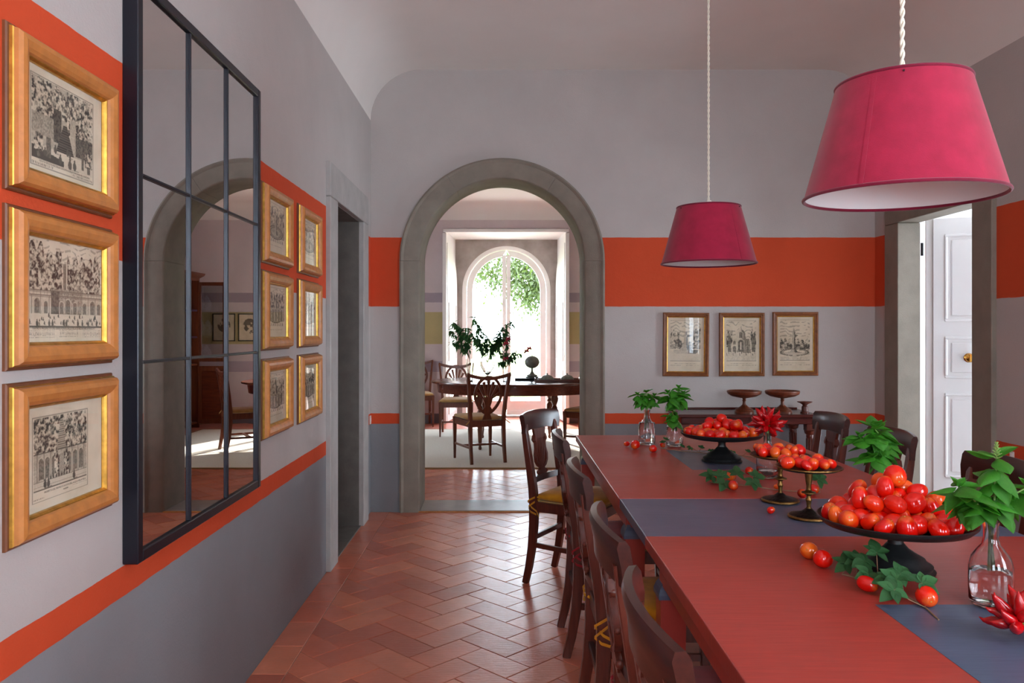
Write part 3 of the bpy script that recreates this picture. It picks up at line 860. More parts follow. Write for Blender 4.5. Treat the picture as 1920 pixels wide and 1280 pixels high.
# ================================================================ pendant lamps
def pendant(label, x, y, seam):
    t = thing('pendant_lamp', label, 'lamp', (x, y, 1.662), seam, 'raspberry pendant lamps over the table')
    rb, rt, h = .2175, .145, .266; n = 64
    MB().lathe([(rb, 0), (rt, h)], n).lathe([(rb-.0025, 0), (rt-.0025, h)], n)
    o = MB().lathe([(rb-.001, .001), (rb, .001), (rt, h), (rt-.001, h)], n).build('shade', M['shade_out'], t, 60)
    MB().lathe([(rb-.0025, .003), (rt-.0025, h-.003)], n).build('shade_lining', M['shade_in'], o, 60)
    k = math.hypot(rb-rt, h)
    MB().sweep([(rb+.0006, 0, .004), (rt+.0006, 0, h-.004)], (.005, .0006), (0, 1, 0)).build('seam', M['shade_out'], o)
    for r, z in ((rb-.0005, .002), (rt-.0005, h-.002)):
        MB().tube([(r*math.cos(2*PI*i/n), r*math.sin(2*PI*i/n), z) for i in range(n)], .0042, 8, True).build('shade_trim', M['shade_trim'], o, 60)
    zc = h-.03
    ring = MB().tube([(.022*math.cos(2*PI*i/16), .022*math.sin(2*PI*i/16), zc) for i in range(16)], .002, 6, True)
    for i in range(3):
        a = 2*PI*i/3+.4
        ring.tube([(.022*math.cos(a), .022*math.sin(a), zc), (rt*math.cos(a)*1.05, rt*math.sin(a)*1.05, h-.012)], .002, 6)
    ring.build('spider', M['iron'], t, 60)
    MB().lathe([(0, h+.03), (.012, h+.03), (.018, h+.01), (.018, zc-.045), (.02, zc-.05), (0, zc-.05)], 20).build('lamp_holder', M['plastic'], t, 50)
    MB().lathe([(.013, zc-.05), (.014, zc-.065), (.028, zc-.095), (.03, zc-.115), (.022, zc-.138), (.010, zc-.147), (0, zc-.149)], 20).build('bulb', M['bulb'], t, 60)
    z0, z1 = h+.03, H0-1.662-.02
    m = MB(); N = 190
    for ph in (0, PI):
        m.tube([(.0032*math.cos(ph+i*.9), .0032*math.sin(ph+i*.9), z0+(z1-z0)*i/N) for i in range(N+1)], .0034, 6)
    m.build('twisted_flex', M['cord'], t, 60)
    MB().lathe([(0, z1-.02), (.012, z1-.018), (.05, z1-.004), (.055, z1+.02), (0, z1+.02)], 24).build('ceiling_rose', M['plastic'], t, 40)
pendant('farther, smaller-looking raspberry lampshade pendant hanging over the table', .955, 3.76, math.radians(-62))
pendant('nearer, large raspberry lampshade pendant at top right', .932, 1.885, math.radians(-138))

# ================================================================ console by the back wall
t = thing('console_table', 'dark mahogany console table against the back wall under three prints', 'table', (1.70, 5.79, 0))
hx, hy = .487, .205
tp = MB().bx(-hx, hx, -hy, hy, .748, .77, .004, 2).build('console_top', M['mahog_x'], t)
MB().bx(-hx+.01, hx-.01, hy-.018, hy-.004, .77, .782, .003).build('back_moulding', M['mahog_x'], tp)
MB().bx(-hx+.02, hx-.02, -hy+.015, -hy+.035, .700, .748, .003).build('apron', M['mahog_x'], t)
for s in (-1, 1): MB().bx(s*(hx-.03)-.01, s*(hx-.03)+.01, -hy+.03, hy-.02, .70, .748, .003).build('apron', M['mahog'], t)
for sx_ in (-1, 1):
    for sy_ in (-1, 1):
        lg = MB(); lx, ly = sx_*(hx-.05), sy_*(hy-.04)
        lg.bx(lx-.034, lx+.034, ly-.034, ly+.034, .655, .70, .003)
        lg.lathe([(.040, .655), (.036, .635), (.024, .625), (.026, .615), (.024, .600), (.024, .3), (.020, .12), (.026, .1), (.028, .08), (.018, .06), (.024, .03), (.024, 0), (0, 0)], 20, (lx, ly, 0))
        for k in range(10):
            a = 2*PI*k/10
            lg.tube([(lx+.0245*math.cos(a), ly+.0245*math.sin(a), .60), (lx+.021*math.cos(a), ly+.021*math.sin(a), .14)], .004, 5)
        lg.build('leg', M['mahog'], t, 40)
MB().bx(-hx+.05, hx-.05, -.015, .015, .14, .17, .003).build('stretcher', M['mahog_x'], t)
def tazza(label, x, y):
    t = thing('tazza', label, 'bowl', (x, y, .77), 0, 'turned wooden tazzas on the console')
    MB().lathe([(0, .0), (.066, .0), (.067, .012), (.060, .018), (.062, .026), (.045, .034), (.026, .046), (.018, .055), (0, .055)], 32).build('foot', M['walnut'], t, 35)
    MB().lathe([(0, .05), (.018, .05), (.012, .062), (.010, .080), (.014, .088), (.010, .094), (.015, .108), (0, .108)], 24).build('stem', M['walnut'], t, 35)
    MB().lathe([(0, .106), (.03, .106), (.085, .118), (.114, .134), (.120, .150), (.117, .157), (.112, .152), (.08, .132), (.03, .122), (0, .121)], 40).build('bowl', M['walnut'], t, 35)
tazza('left of two turned wooden tazza bowls on the console table', 1.70, 5.70)
tazza('right of two turned wooden tazza bowls on the console table', 1.97, 5.70)
t = thing('candlestick', 'short dark turned wooden candlestick at the right end of the console', 'candlestick', (2.125, 5.69, .77))
MB().lathe([(0, 0), (.030, 0), (.030, .008), (.022, .012), (.021, .045), (.014, .052), (0, .052)], 24).build('base', M['mahog'], t, 35)
MB().lathe([(0, .05), (.013, .05), (.016, .058), (.030, .068), (.050, .076), (.052, .080), (.030, .075), (.012, .070), (0, .07)], 28).build('drip_pan', M['mahog'], t, 35)

# ================================================================ engravings
rs = np.random.RandomState(11)
def vnoise(W_, H_, sx, sy, seed):
    r = np.random.RandomState(seed)
    gx, gy = int(sx)+2, int(sy)+2
    G = r.rand(gy, gx)
    X = np.linspace(0, sx, W_, endpoint=False); Y = np.linspace(0, sy, H_, endpoint=False)
    xi = X.astype(int); yi = Y.astype(int); fx = X-xi; fy = Y-yi
    fx = fx*fx*(3-2*fx); fy = fy*fy*(3-2*fy)
    a = G[np.ix_(yi, xi)]; b = G[np.ix_(yi, xi+1)]; c = G[np.ix_(yi+1, xi)]; d = G[np.ix_(yi+1, xi+1)]
    return (a*(1-fx)+b*fx)*(1-fy)[:, None]+(c*(1-fx)+d*fx)*fy[:, None]
class Plate:
    """a drawing in ink: 0 = ink, 1 = bare paper; u to the right, v up, both 0..1"""
    def __init__(self, W_, H_, seed):
        self.W, self.H, self.seed = W_, H_, seed
        self.a = np.ones((H_, W_)); self.u, self.v = np.meshgrid((np.arange(W_)+.5)/W_, (np.arange(H_)+.5)/H_)
        self.n1 = vnoise(W_, H_, W_*.19, H_*.19, seed); self.n2 = vnoise(W_, H_, W_*.42, H_*.42, seed+1); self.n3 = vnoise(W_, H_, 9, 7, seed+2)
    def ink(self, mask, val): self.a = np.where(mask, np.minimum(self.a, val), self.a)
    def put(self, mask, val): self.a = np.where(mask, val, self.a)
    def trees(self, u0, u1, vb, vt, dark=.25, spikes=5):
        x = (self.u-u0)/(u1-u0)
        top = vb+(vt-vb)*(.62+.38*np.abs(np.sin(x*PI*spikes+self.seed))**.7)*(.8+.35*self.n3)
        m = (self.u > u0) & (self.u < u1) & (self.v > vb) & (self.v < top)
        t = .55*self.n1+.45*self.n2
        val = np.clip(.5+(t-.5)*2.6, dark*.5, .92)
        self.put(m, val)
    def arch(self, uc, w_, v0, v1, val=.18):
        r = w_/2; asp = self.W/self.H*self.asp
        vs_ = v1-r*asp
        body = (np.abs(self.u-uc) < r) & (self.v > v0) & (self.v < vs_)
        head = ((self.u-uc)**2+((self.v-vs_)/asp)**2 < r*r) & (self.v >= vs_)
        R = r*1.35
        b2 = (np.abs(self.u-uc) < R) & (self.v > v0) & (self.v < vs_)
        h2 = ((self.u-uc)**2+((self.v-vs_)/asp)**2 < R*R) & (self.v >= vs_)
        self.put(b2 | h2, .78); 
        self.put(body | head, val+.25*self.n2)
    asp = 1.0
    def rect(self, u0, u1, v0, v1, val, tex=.25):
        m = (self.u > u0) & (self.u < u1) & (self.v > v0) & (self.v < v1)
        self.put(m, np.clip(val+tex*(self.n2-.5), 0, 1))
    def hline(self, v, u0=0, u1=1, th=.006, val=.25): self.ink((np.abs(self.v-v) < th) & (self.u > u0) & (self.u < u1), val)
    def vline(self, u, v0, v1, th=.004, val=.3): self.ink((np.abs(self.u-u) < th) & (self.v > v0) & (self.v < v1), val)
    def sky(self, v0, val=.72):
        w_ = np.sin((self.v*95)+self.n3*9)
        self.ink((self.v > v0) & (w_ > .55) & (self.n1 > .38), val)
    def hatch(self, u0, u1, v0, v1, k=60, val=.35, slope=.6, duty=.1):
        m = (self.u > u0) & (self.u < u1) & (self.v > v0) & (self.v < v1) & (np.sin((self.v+slope*self.u)*k*2*PI/2) > duty)
        self.ink(m, val)
    def figure(self, u, v, h):
        m = (((self.u-u)/(h*.20))**2+((self.v-v-h*.35)/(h*.38))**2 < 1) | (((self.u-u)/(h*.10))**2+((self.v-v-h*.82)/(h*.14))**2 < 1)
        self.put(m, .16)
        self.ink((np.abs(self.v-v) < h*.06) & (self.u > u) & (self.u < u+h*.5), .45)
    def silhouette(self, uc, prof, val=.35):
        """prof = [(v, half width), ...]"""
        vv = [p[0] for p in prof]; ww = [p[1] for p in prof]
        hw = np.interp(self.v, vv, ww, left=0, right=0)
        m = np.abs(self.u-uc) < hw
        sh = np.where((self.u-uc) > hw*.2, val*.6, val+.35)
        self.put(m, np.clip(sh+.2*(self.n2-.5), 0, 1))
    def border(self, u0=.0, u1=1., v0=.0, v1=1., th=.006, val=.45):
        on = ((np.abs(self.u-u0) < th) | (np.abs(self.u-u1) < th)) & (self.v > v0-th) & (self.v < v1+th)
        on |= ((np.abs(self.v-v0) < th) | (np.abs(self.v-v1) < th)) & (self.u > u0-th) & (self.u < u1+th)
        self.ink(on, val)
    def script(self, u0, u1, v, h=.010, val=.4):
        self.ink((np.abs(self.v-v) < h) & (self.u > u0) & (self.u < u1) & (self.n2+.4*np.sin(self.u*320) > .45), val)
def pic_large_stairs(W_, H_, seed):
    p = Plate(W_, H_, seed); u0, u1, v0, v1 = .10, .86, .13, .90
    inn = lambda a, b: (u0+(u1-u0)*a, v0+(v1-v0)*b)
    p.rect(u0, u1, v0, v1, .62)
    p.trees(u0, inn(.42, 0)[0], inn(0, .42)[1], v1+.10, .12, 3); p.trees(inn(.55, 0)[0], u1, inn(0, .35)[1], v1+.10, .12, 3)
    p.trees(inn(.3, 0)[0], inn(.66, 0)[0], inn(0, .60)[1], v1, .2, 2)
    p.rect(u0, inn(.33, 0)[0], inn(0, .30)[1], inn(0, .56)[1], .48, .4); p.rect(inn(.33, 0)[0], inn(.46, 0)[0], inn(0, .28)[1], inn(0, .70)[1], .14, .2)
    p.rect(inn(.60, 0)[0], inn(.70, 0)[0], inn(0, .28)[1], inn(0, .66)[1], .66); p.rect(inn(.70, 0)[0], u1, inn(0, .2)[1], inn(0, .46)[1], .16, .25)
    ua, ub = inn(.38, 0)[0], inn(.66, 0)[0]
    uc = (ua+ub)/2
    st = (np.abs(p.u-uc) < (ub-ua)/2*(1.0-.75*(p.v-inn(0, .2)[1])/(inn(0, .52)[1]-inn(0, .2)[1]))) & (p.v > inn(0, .18)[1]) & (p.v < inn(0, .54)[1])
    p.put(st, .16); p.ink(st & (np.sin(p.v*260) > .3), .05)
    p.rect(u0, u1, v0, inn(0, .18)[1], .86, .1)
    p.put((p.v < inn(0, .16)[1]-(p.u-u0)*.18) & (p.u > u0) & (p.u < inn(.5, 0)[0]) & (p.v > v0), .12)
    p.rect(inn(.06, 0)[0], inn(.14, 0)[0], inn(0, .10)[1], inn(0, .32)[1], .3, .6); p.rect(inn(.22, 0)[0], inn(.29, 0)[0], inn(0, .05)[1], inn(0, .30)[1], .22, .2)
    p.rect(inn(.80, 0)[0], inn(.84, 0)[0], inn(0, .05)[1], inn(0, .26)[1], .2, .2)
    for a, b, h in ((.36, .14, .09), (.56, .16, .08), (.60, .15, .07), (.44, .03, .10), (.60, .0, .12), (.68, .01, .11), (.20, .06, .09)):
        p.figure(*inn(a, b), h)
    for a in (.10, .93):
        q = inn(a, .05); p.trees(q[0]-.05, q[0]+.05, q[1]+.04, q[1]+.2, .1, 2); p.rect(q[0]-.02, q[0]+.02, q[1]-.02, q[1]+.05, .2)
    m = (p.u < u0) | (p.u > u1) | (p.v > v1) | (p.v < v0); p.put(m, 1)
    p.border(u0-.01, u1+.01, .06, v1+.01); p.script(u0, u0+.25, .085); p.script(u1-.3, u1, .085)
    return p.a
def pic_theatre(W_, H_, seed):
    p = Plate(W_, H_, seed)
    p.sky(.60, .62)
    p.trees(.0, .46, .50, .95, .16, 4.5); p.trees(.52, .97, .48, .90, .16, 4.5)
    p.rect(.47, .51, .46, .78, .35); p.vline(.485, .5, .80, .004); p.vline(.505, .5, .80, .004)
    p.rect(0, 1, .28, .50, .80, .25)
    p.rect(.32, .72, .28, .52, .5, .5)
    p.rect(.32, .42, .28, .50, .22, .2)
    for v in (.50, .485, .455, .44): p.hline(v, 0, 1, .004, .3)
    for k in range(26): p.vline(k/25, .455, .5, .003, .45)
    for a, w_ in ((.05, .05), (.16, .06), (.26, .045), (.45, .05), (.53, .06), (.62, .05), (.75, .045), (.86, .06), (.95, .045)): p.arch(a, w_, .285, .40 if w_ < .055 else .425)
    for k in range(11): p.vline(k/10, .28, .455, .004, .4)
    p.rect(0, 1, .155, .28, .92, .06)
    r = random.Random(4)
    for k in range(34): p.figure(r.uniform(.02, .97), r.uniform(.165, .25), r.uniform(.03, .05))
    for a in (.16, .30, .34, .48, .51, .66, .72, .80, .92): p.figure(a, .165, .065)
    p.hline(.155, 0, 1, .007, .2)
    for v in (.115, .10, .085, .07, .055): p.script(.0, .36, v, .004); p.script(.42, .66, v+.006, .004); p.script(.72, .97, v, .004)
    return p.a
def pic_cascade(W_, H_, seed):
    p = Plate(W_, H_, seed); u0, u1, v0, v1 = .12, .78, .20, .88
    p.rect(u0, u1, v0, v1, .7)
    p.trees(u0, u1, .50, v1+.16, .16, 5)
    c = (u0+u1)/2
    st = (np.abs(p.u-c) < .06-.045*(p.v-.54)/.3) & (p.v > .54) & (p.v < .84)
    p.put(st, .62); p.ink(st & (np.sin(p.v*300) > .1), .25)
    p.rect(u0, u1, .27, .54, .66, .35)
    p.hline(.545, u0, u1, .008, .2); p.hline(.565, u0, u1, .004, .5)
    for a in (.13, .24, .36, .64, .76, .88): p.arch(u0+(u1-u0)*a, .055, .30, .50, .16)
    for a in (.06, .18, .30, .58, .70, .82, .94): p.vline(u0+(u1-u0)*a, .28, .54, .005, .35)
    p.trees(c-.09, c-.03, .29, .56, .12, 2); p.trees(c+.03, c+.09, .29, .56, .12, 2)
    p.hatch(c-.05, c+.05, .28, .5, 30, .35, 6)
    p.rect(u0, u1, v0, .28, .82, .1); p.hline(.28, u0, u1, .004, .3); p.hline(.235, u0, u1, .003, .5); p.hline(v0, u0, u1, .008, .2)
    for a in (.2, .26, .74): p.figure(u0+(u1-u0)*a, .215, .09)
    for k in range(8): p.figure(u0+(u1-u0)*(.3+.05*k), .28, .05)
    m = (p.u < u0) | (p.u > u1) | (p.v > v1) | (p.v < v0); p.put(m, 1)
    p.border(u0-.012, u1+.012, .10, v1+.012, .004); p.script(u0, u0+.12, .125, .006); p.script(u1-.2, u1, .15, .005)
    return p.a
def pic_fountain(kind):
    def f(W_, H_, seed):
        p = Plate(W_, H_, seed); Plate.asp = .72
        u0, u1, v0, v1 = .08, .90, .17, .94
        p.sky(.62, .6)
        if kind == 1:
            p.trees(u0, .32, .42, .80, .2, 2); p.trees(.70, u1, .42, .84, .2, 2); p.trees(u0, u1, .42, .58, .2, 6)
            p.hatch(u0, u1, .42, .50, 70, .35, 5)
            p.silhouette(.50, [(.36, .30), (.40, .34), (.405, .18), (.46, .10), (.52, .05), (.58, .06), (.63, .045), (.645, .12), (.67, .20), (.68, .03), (.73, .025), (.74, .0)], .3)
            for s in (-1, 1):
                jet = np.abs((p.u-.5-s*.10)**2/.010+(p.v-.66)**2/.0064-1) < .16
                p.ink(jet & (p.v > .66), .5)
            p.rect(u0, u1, .20, .37, .90, .1); p.silhouette(.5, [(.33, .26), (.345, .30), (.385, .34), (.39, 0)], .4)
        elif kind == 2:
            p.trees(u0, .26, .40, .76, .2, 2); p.trees(.74, u1, .40, .80, .2, 2)
            p.rect(.12, .20, .36, .66, .25, .3); p.rect(.78, .88, .36, .66, .25, .3)
            p.silhouette(.48, [(.34, .30), (.36, .26), (.50, .25), (.60, .23), (.61, .13), (.70, .12), (.76, .07), (.78, .02), (.84, .004)], .55)
            p.arch(.48, .15, .36, .585, .1); p.arch(.48, .09, .62, .73, .15); p.arch(.30, .08, .36, .47, .15); p.arch(.66, .08, .36, .47, .15); p.arch(.30, .06, .50, .57, .2); p.arch(.66, .06, .50, .57, .2)
            p.silhouette(.48, [(.40, .03), (.5, .025), (.54, .02), (.55, 0)], .6)
            p.rect(u0, u1, .20, .345, .88, .25)
            for k in range(14): p.figure(u0+.06*k, .30+.03*((k*7) % 3), .05)
        elif kind == 3:
            p.trees(u0, u1, .40, .62, .2, 7); p.hatch(u0, u1, .38, .45, 70, .3, 5)
            p.silhouette(.46, [(.34, .24), (.36, .10), (.40, .06), (.46, .04), (.55, .045), (.60, .03), (.63, .07), (.66, .12), (.67, .03), (.71, .05), (.72, .02), (.79, .01)], .3)
            e_ = ((p.u-.48)/.38)**2+((p.v-.345)/.065)**2
            p.ink((np.abs(e_-1) < .16), .25); p.ink((np.abs(e_-.7) < .08), .45); p.hatch(u0, u1, .30, .345, 60, .6, 1)
            p.rect(u0, u1, .19, .27, .86, .3)
        else:   # wide fountain basin and figures
            p.trees(u0, .9, .52, .86, .2, 6)
            p.rect(u0, .9, .30, .56, .55, .5)
            e_ = ((p.u-.48)/.33)**2+((p.v-.40)/.12)**2
            p.put(e_ < 1, .55+.4*(p.n2-.5)); p.ink(np.abs(e_-1) < .14, .15); p.ink(np.abs(e_-.6) < .1, .25)
            p.silhouette(.48, [(.36, .10), (.45, .04), (.6, .05), (.68, .10), (.7, .02), (.8, .01)], .25)
            if kind == 5:
                for a in (.2, .34, .48, .62, .76): p.arch(a, .08, .30, .54, .15)
            for k in range(9): p.figure(.12+.085*k, .22, .07)
        m = (p.u < u0) | (p.u > u1) | (p.v > v1) | (p.v < .19); p.put(m, 1)
        p.hline(.195, u0, u1, .004, .3); p.border(u0, u1, .195, v1, .003, .6)
        p.script(.2, .78, .15, .006); p.script(u0, .4, .12, .004); p.script(.5, u1, .12, .004)
        Plate.asp = 1.0
        return p.a
    return f
def print_mesh(w_, h_, W_, H_, fn, seed):
    a = fn(W_, H_, seed)
    xs_ = (np.arange(W_)+.5)/W_*w_-w_/2; zs_ = (np.arange(H_)+.5)/H_*h_-h_/2
    xs_[0] = -w_/2; xs_[-1] = w_/2; zs_[0] = -h_/2; zs_[-1] = h_/2
    X, Z = np.meshgrid(xs_, zs_)
    co = np.stack([X.ravel(), np.zeros(W_*H_), Z.ravel()], 1)
    i = np.arange(W_*H_).reshape(H_, W_)
    q = np.stack([i[:-1, :-1].ravel(), i[:-1, 1:].ravel(), i[1:, 1:].ravel(), i[1:, :-1].ravel()], 1)
    me = bpy.data.meshes.new('engraving'); me.from_pydata(co.tolist(), [], q.tolist())
    at = me.color_attributes.new('ink', 'FLOAT_COLOR', 'POINT')
    v = a.ravel(); at.data.foreach_set('color', np.stack([v, v, v, np.ones_like(v)], 1).ravel().astype(np.float32))
    me.materials.append(M['print']); me.update()
    return me
def text(parent, s, size, loc, rot=(PI/2, 0, 0)):
    c = bpy.data.curves.new('caption', 'FONT'); c.body = s; c.size = size; c.align_x = 'CENTER'; c.resolution_u = 2
    o = bpy.data.objects.new('caption_curve', c); COL.objects.link(o)
    bpy.context.view_layer.update()
    me = bpy.data.meshes.new_from_object(o.evaluated_get(bpy.context.evaluated_depsgraph_get()))
    bpy.data.objects.remove(o); me.name = 'caption'; me.materials.clear(); me.materials.append(M['ink'])
    return link('caption', me, parent, loc, rot)
def picture(label, w_, h_, fn, res, seed, loc, rotz, style, group, tilt=0.0, caption=None, name='framed_print'):
    """local frame: x right, z up, -y towards the viewer, back of the frame on the wall at y = 0"""
    t = thing(name, label, 'picture', loc, rotz, group); t.rotation_euler = (0, tilt, rotz)
    if style == 'wide':
        parts = [('frame_outer', M['honey_dark'], [(0, 0), (0, -.006), (.003, -.009), (.008, -.010), (.008, 0)]),
                 ('frame_gilt_edge', M['gilt'], [(.007, 0), (.007, -.010), (.008, -.016), (.010, -.018), (.011, 0)]),
                 ('frame_moulding', M['honey'], [(.010, 0), (.010, -.017), (.012, -.026), (.018, -.033), (.028, -.035), (.040, -.031), (.047, -.026), (.050, -.020), (.050, 0)]),
                 ('frame_sight_edge', M['gilt'], [(.049, 0), (.049, -.020), (.052, -.0195), (.056, -.0145), (.057, -.010), (.057, 0)])]
        mt = .057; yp = -.008
    elif style == 'plain':
        parts = [('frame_moulding', M['backframe'], [(0, 0), (0, -.016), (.004, -.020), (.014, -.022), (.018, -.017), (.026, -.019), (.031, -.014), (.031, 0)]),
                 ('frame_sight_edge', M['gilt'], [(.030, 0), (.030, -.014), (.034, -.012), (.037, -.008), (.037, 0)])]
        mt = .037; yp = -.006
    else:
        parts = [('frame_moulding', M['greenframe'], [(0, 0), (0, -.016), (.012, -.016), (.014, -.012), (.014, 0)])]
        mt = .014; yp = -.005
    for nm, mm, prof in parts:
        rings = []
        for cx_, cz_ in ((-1, -1), (1, -1), (1, 1), (-1, 1)):
            rings.append([(cx_*(w_/2-d), y, cz_*(h_/2-d)) for d, y in prof])
        MB().rings(rings, True, False, True).build(nm, mm, t)
    MB().bx(-w_/2+.005, w_/2-.005, -.004, -.001, -h_/2+.005, h_/2-.005).build('backing', M['backframe'], t)
    pw, ph = w_-2*mt+.006, h_-2*mt+.006
    pr = link('engraving', print_mesh(pw, ph, res[0], res[1], fn, seed), t, (0, yp, 0))
    if caption:
        for k, (s, size, zz) in enumerate(caption): text(pr, s, size, (0, -.0006, -ph/2+ph*zz))
    MB().bx(-pw/2, pw/2, yp-.0038, yp-.0022, -ph/2, ph/2).build('glass', M['picglass'], t)
    return t
# three large prints nearest the viewer on the left wall (frames .43 x .335)
GA = 'wide-framed engravings on the left wall'
RL = PI/2
big = [(1.80, pic_large_stairs, 'top engraving of a garden stairway nearest the viewer, wide honey and gilt frame', 21, [("VEDUTA DELLE SCALE DELLA CASCATA E DELLE FONTANE NEL GIARDINO", .0062, .105)]),
       (1.437, pic_theatre, 'middle engraving of an arcaded garden theatre with crowd, wide honey and gilt frame', 33, [("TEATRO E PROSPETTO DEL GRAN FONTE DELLA VILLA DI BELVEDERE A FRASCATI", .0070, .13)]),
       (1.077, pic_cascade, 'bottom engraving of a cascade above niches nearest the viewer, honey and gilt frame', 45, [("PROSPETTO DEL TEATRO E CASCATA DELL ACQUA NELLA VILLA", .0058, .165), ("IN ROMA", .005, .135)])]
for z, fn, lb, sd, cap in big:
    picture(lb, .435, .335, fn, (230, 176), sd, (XL, 1.815, z), RL, 'wide', GA, caption=cap)
for y, col in ((3.495, 'nearer'), (4.08, 'farther')):
    for z, row, k in ((1.797, 'top', 0), (1.435, 'middle', 1), (1.067, 'bottom', 2)):
        kind = {('nearer', 0): 4, ('nearer', 1): 5, ('nearer', 2): 5, ('farther', 0): 4, ('farther', 1): 4, ('farther', 2): 5}[(col, k)]
        picture('%s small gilt-edged print in the %s column right of the mirror' % (row, col), .425, .335, pic_fountain(kind), (120, 92), 60+int(y*10)+k, (XL, y, z), RL, 'wide', GA)
GB = 'fountain prints above the console'
picture('left of three fountain prints on the back wall, brown gilt frame', .342, .474, pic_fountain(1), (90, 124), 71, (1.356, YB, 1.248), 0, 'plain', GB, math.radians(.6))
picture('middle of three prints on the back wall showing a tall garden portal', .338, .472, pic_fountain(2), (90, 124), 72, (1.773, YB, 1.248), 0, 'plain', GB)
picture('right of three fountain prints on the back wall, brown gilt frame', .338, .474, pic_fountain(3), (90, 124), 73, (2.172, YB, 1.253), 0, 'plain', GB)

# ================================================================ mirror
t = thing('wall_mirror', 'tall black metal window-style mirror with nine panes on the left wall', 'mirror', (XL, 2.63, 1.515), RL)
W2, H2, dp = 1.06, 1.55, .042
fr = MB()
for s in (-1, 1):
    fr.box((s*(W2/2-.015), -dp/2, 0), (.03, dp, H2), .0025).box((0, -dp/2, s*(H2/2-.015)), (W2-.06, dp, .03), .0025)
fr.build('mirror_frame', M['navy'], t)
MB().bx(-W2/2+.02, W2/2-.02, -.026, -.006, -H2/2+.02, H2/2-.02).build('mirror_backing', M['navy'], t)
cw, chh = (W2-.06)/3, (H2-.06)/3
for i in range(3):
    for j in range(3):
        x = -W2/2+.03+cw*(i+.5); z = -H2/2+.03+chh*(j+.5)
        MB().box((x, -.029, z), (cw-.004, .004, chh-.004)).build('mirror_pane', M['mirror'], t)
for i in (1, 2):
    x = -W2/2+.03+cw*i
    MB().box((x, -.034, 0), (.009, .010, H2-.06), .002).build('mirror_bar', M['navy'], t)
    z = -H2/2+.03+chh*i
    for j in range(3):
        MB().box((-W2/2+.03+cw*(j+.5), -.034, z), (cw-.009, .010, .009), .002).build('mirror_bar', M['navy'], t)

# ================================================================ wall sockets
for lb, loc, rz in (('left of two small pale wall sockets on the right wall', (XR, 4.50, .674), -PI/2), ('right of two small pale wall sockets on the right wall', (XR, 4.385, .674), -PI/2), ('small ivory light switch beside the left doorway on the orange band', (XL, 5.975, .69), PI/2)):
    t = thing('wall_socket', lb, 'socket', loc, rz)
    MB().box((0, -.004, 0), (.034 if rz < 0 else .05, .008, .040 if rz < 0 else .062), .002).build('plate', M['plastic'], t)
    MB().box((0, -.009, 0), (.022, .003, .026), .001).build('switch_insert', M['white'], t)

# ================================================================ things on the dining table
def tomato_mesh(seed, slim):
    r = random.Random(seed); m = MB()
    prof = []
    N = 14
    for i in range(N+1):
        a = PI*i/N
        z = -math.cos(a)*(1.0); rr = math.sin(a)**.92*slim*(1+.06*math.sin(2.0*a+.4))
        if i == N: z = .93; rr = 0
        if i == N-1: z *= 1.0
        prof.append((max(rr, 0), z))
    n = 18
    m.lathe(prof, n)
    lob = r.randint(2, 4); ph = r.uniform(0, 6)
    for v in m.bm.verts:
        a = math.atan2(v.co.y, v.co.x); k = 1+.03*math.sin(lob*a+ph)*(1-abs(v.co.z))+.02*math.sin(a+ph)
        v.co.x *= k; v.co.y *= k
        v.co *= .0225*1.0
    return m.mesh('tomato', M['tomato'], 180)
TM = [tomato_mesh(1, .80), tomato_mesh(2, .88), tomato_mesh(3, .74), tomato_mesh(4, .95)]
SCAR = MB().lathe([(0, .0004), (.0022, .0002), (.0026, -.0008), (.0012, -.001), (.001, .0012), (0, .0014)], 8).mesh('stem_scar', M['scar'])
trnd = random.Random(77)
def tomato(pos, size, label, group, lying=False, scar=True):
    o = link('tomato', TM[trnd.randrange(4)])
    o.location = pos; k = size/.0225; o.scale = (k, k, k)
    o.rotation_euler = (PI/2+trnd.gauss(0, .25), trnd.gauss(0, .2), trnd.uniform(0, 6.28)) if lying else (trnd.gauss(0, 1.0), trnd.gauss(0, 1.0), trnd.uniform(0, 6.28))
    k = trnd.random()
    if 'orange' in ' '.join(label.split()[:3]): k = .97
    elif lying: k *= .55
    pal = [(212, 14, 6), (222, 22, 8), (230, 32, 10), (228, 48, 12), (234, 88, 20)]
    o.color = lin(*pal[0 if k < .2 else 1 if k < .5 else 2 if k < .75 else 3 if k < .9 else 4])
    tag(o, label, 'tomato', group)
    if scar: link('stem_scar', SCAR, o, (0, 0, .0210))
    return o
def heap(n, R, z0, r, seed, cx, cy, cone=.0009):
    rr = np.random.RandomState(seed)
    P = np.stack([rr.uniform(-R*.8, R*.8, n), rr.uniform(-R*.8, R*.8, n), z0+r+rr.uniform(0, .25, n)], 1)
    rad = r*rr.uniform(.88, 1.06, n)
    for it in range(500):
        P[:, 2] -= .0016
        hr = np.hypot(P[:, 0], P[:, 1])+1e-9
        P[:, :2] -= P[:, :2]/hr[:, None]*cone*np.clip((P[:, 2:3]-z0-r*.7)/r, 0.0, 1.4)
        for _ in range(3):
            D = P[:, None, :]-P[None, :, :]
            d = np.sqrt((D**2).sum(2))+np.eye(n)*9
            ov = np.clip((rad[:, None]+rad[None, :])*.97-d, 0, None)
            P += (D/d[:, :, None]*ov[:, :, None]*.32).sum(1)
            P[:, 2] = np.maximum(P[:, 2], z0+rad)
            hr = np.hypot(P[:, 0], P[:, 1])+1e-9
            lim = R-rad*.75
            f = np.where(hr > lim, lim/hr, 1); P[:, :2] *= f[:, None]
    return [((cx+p[0], cy+p[1], p[2]), q) for p, q in zip(P, rad)]
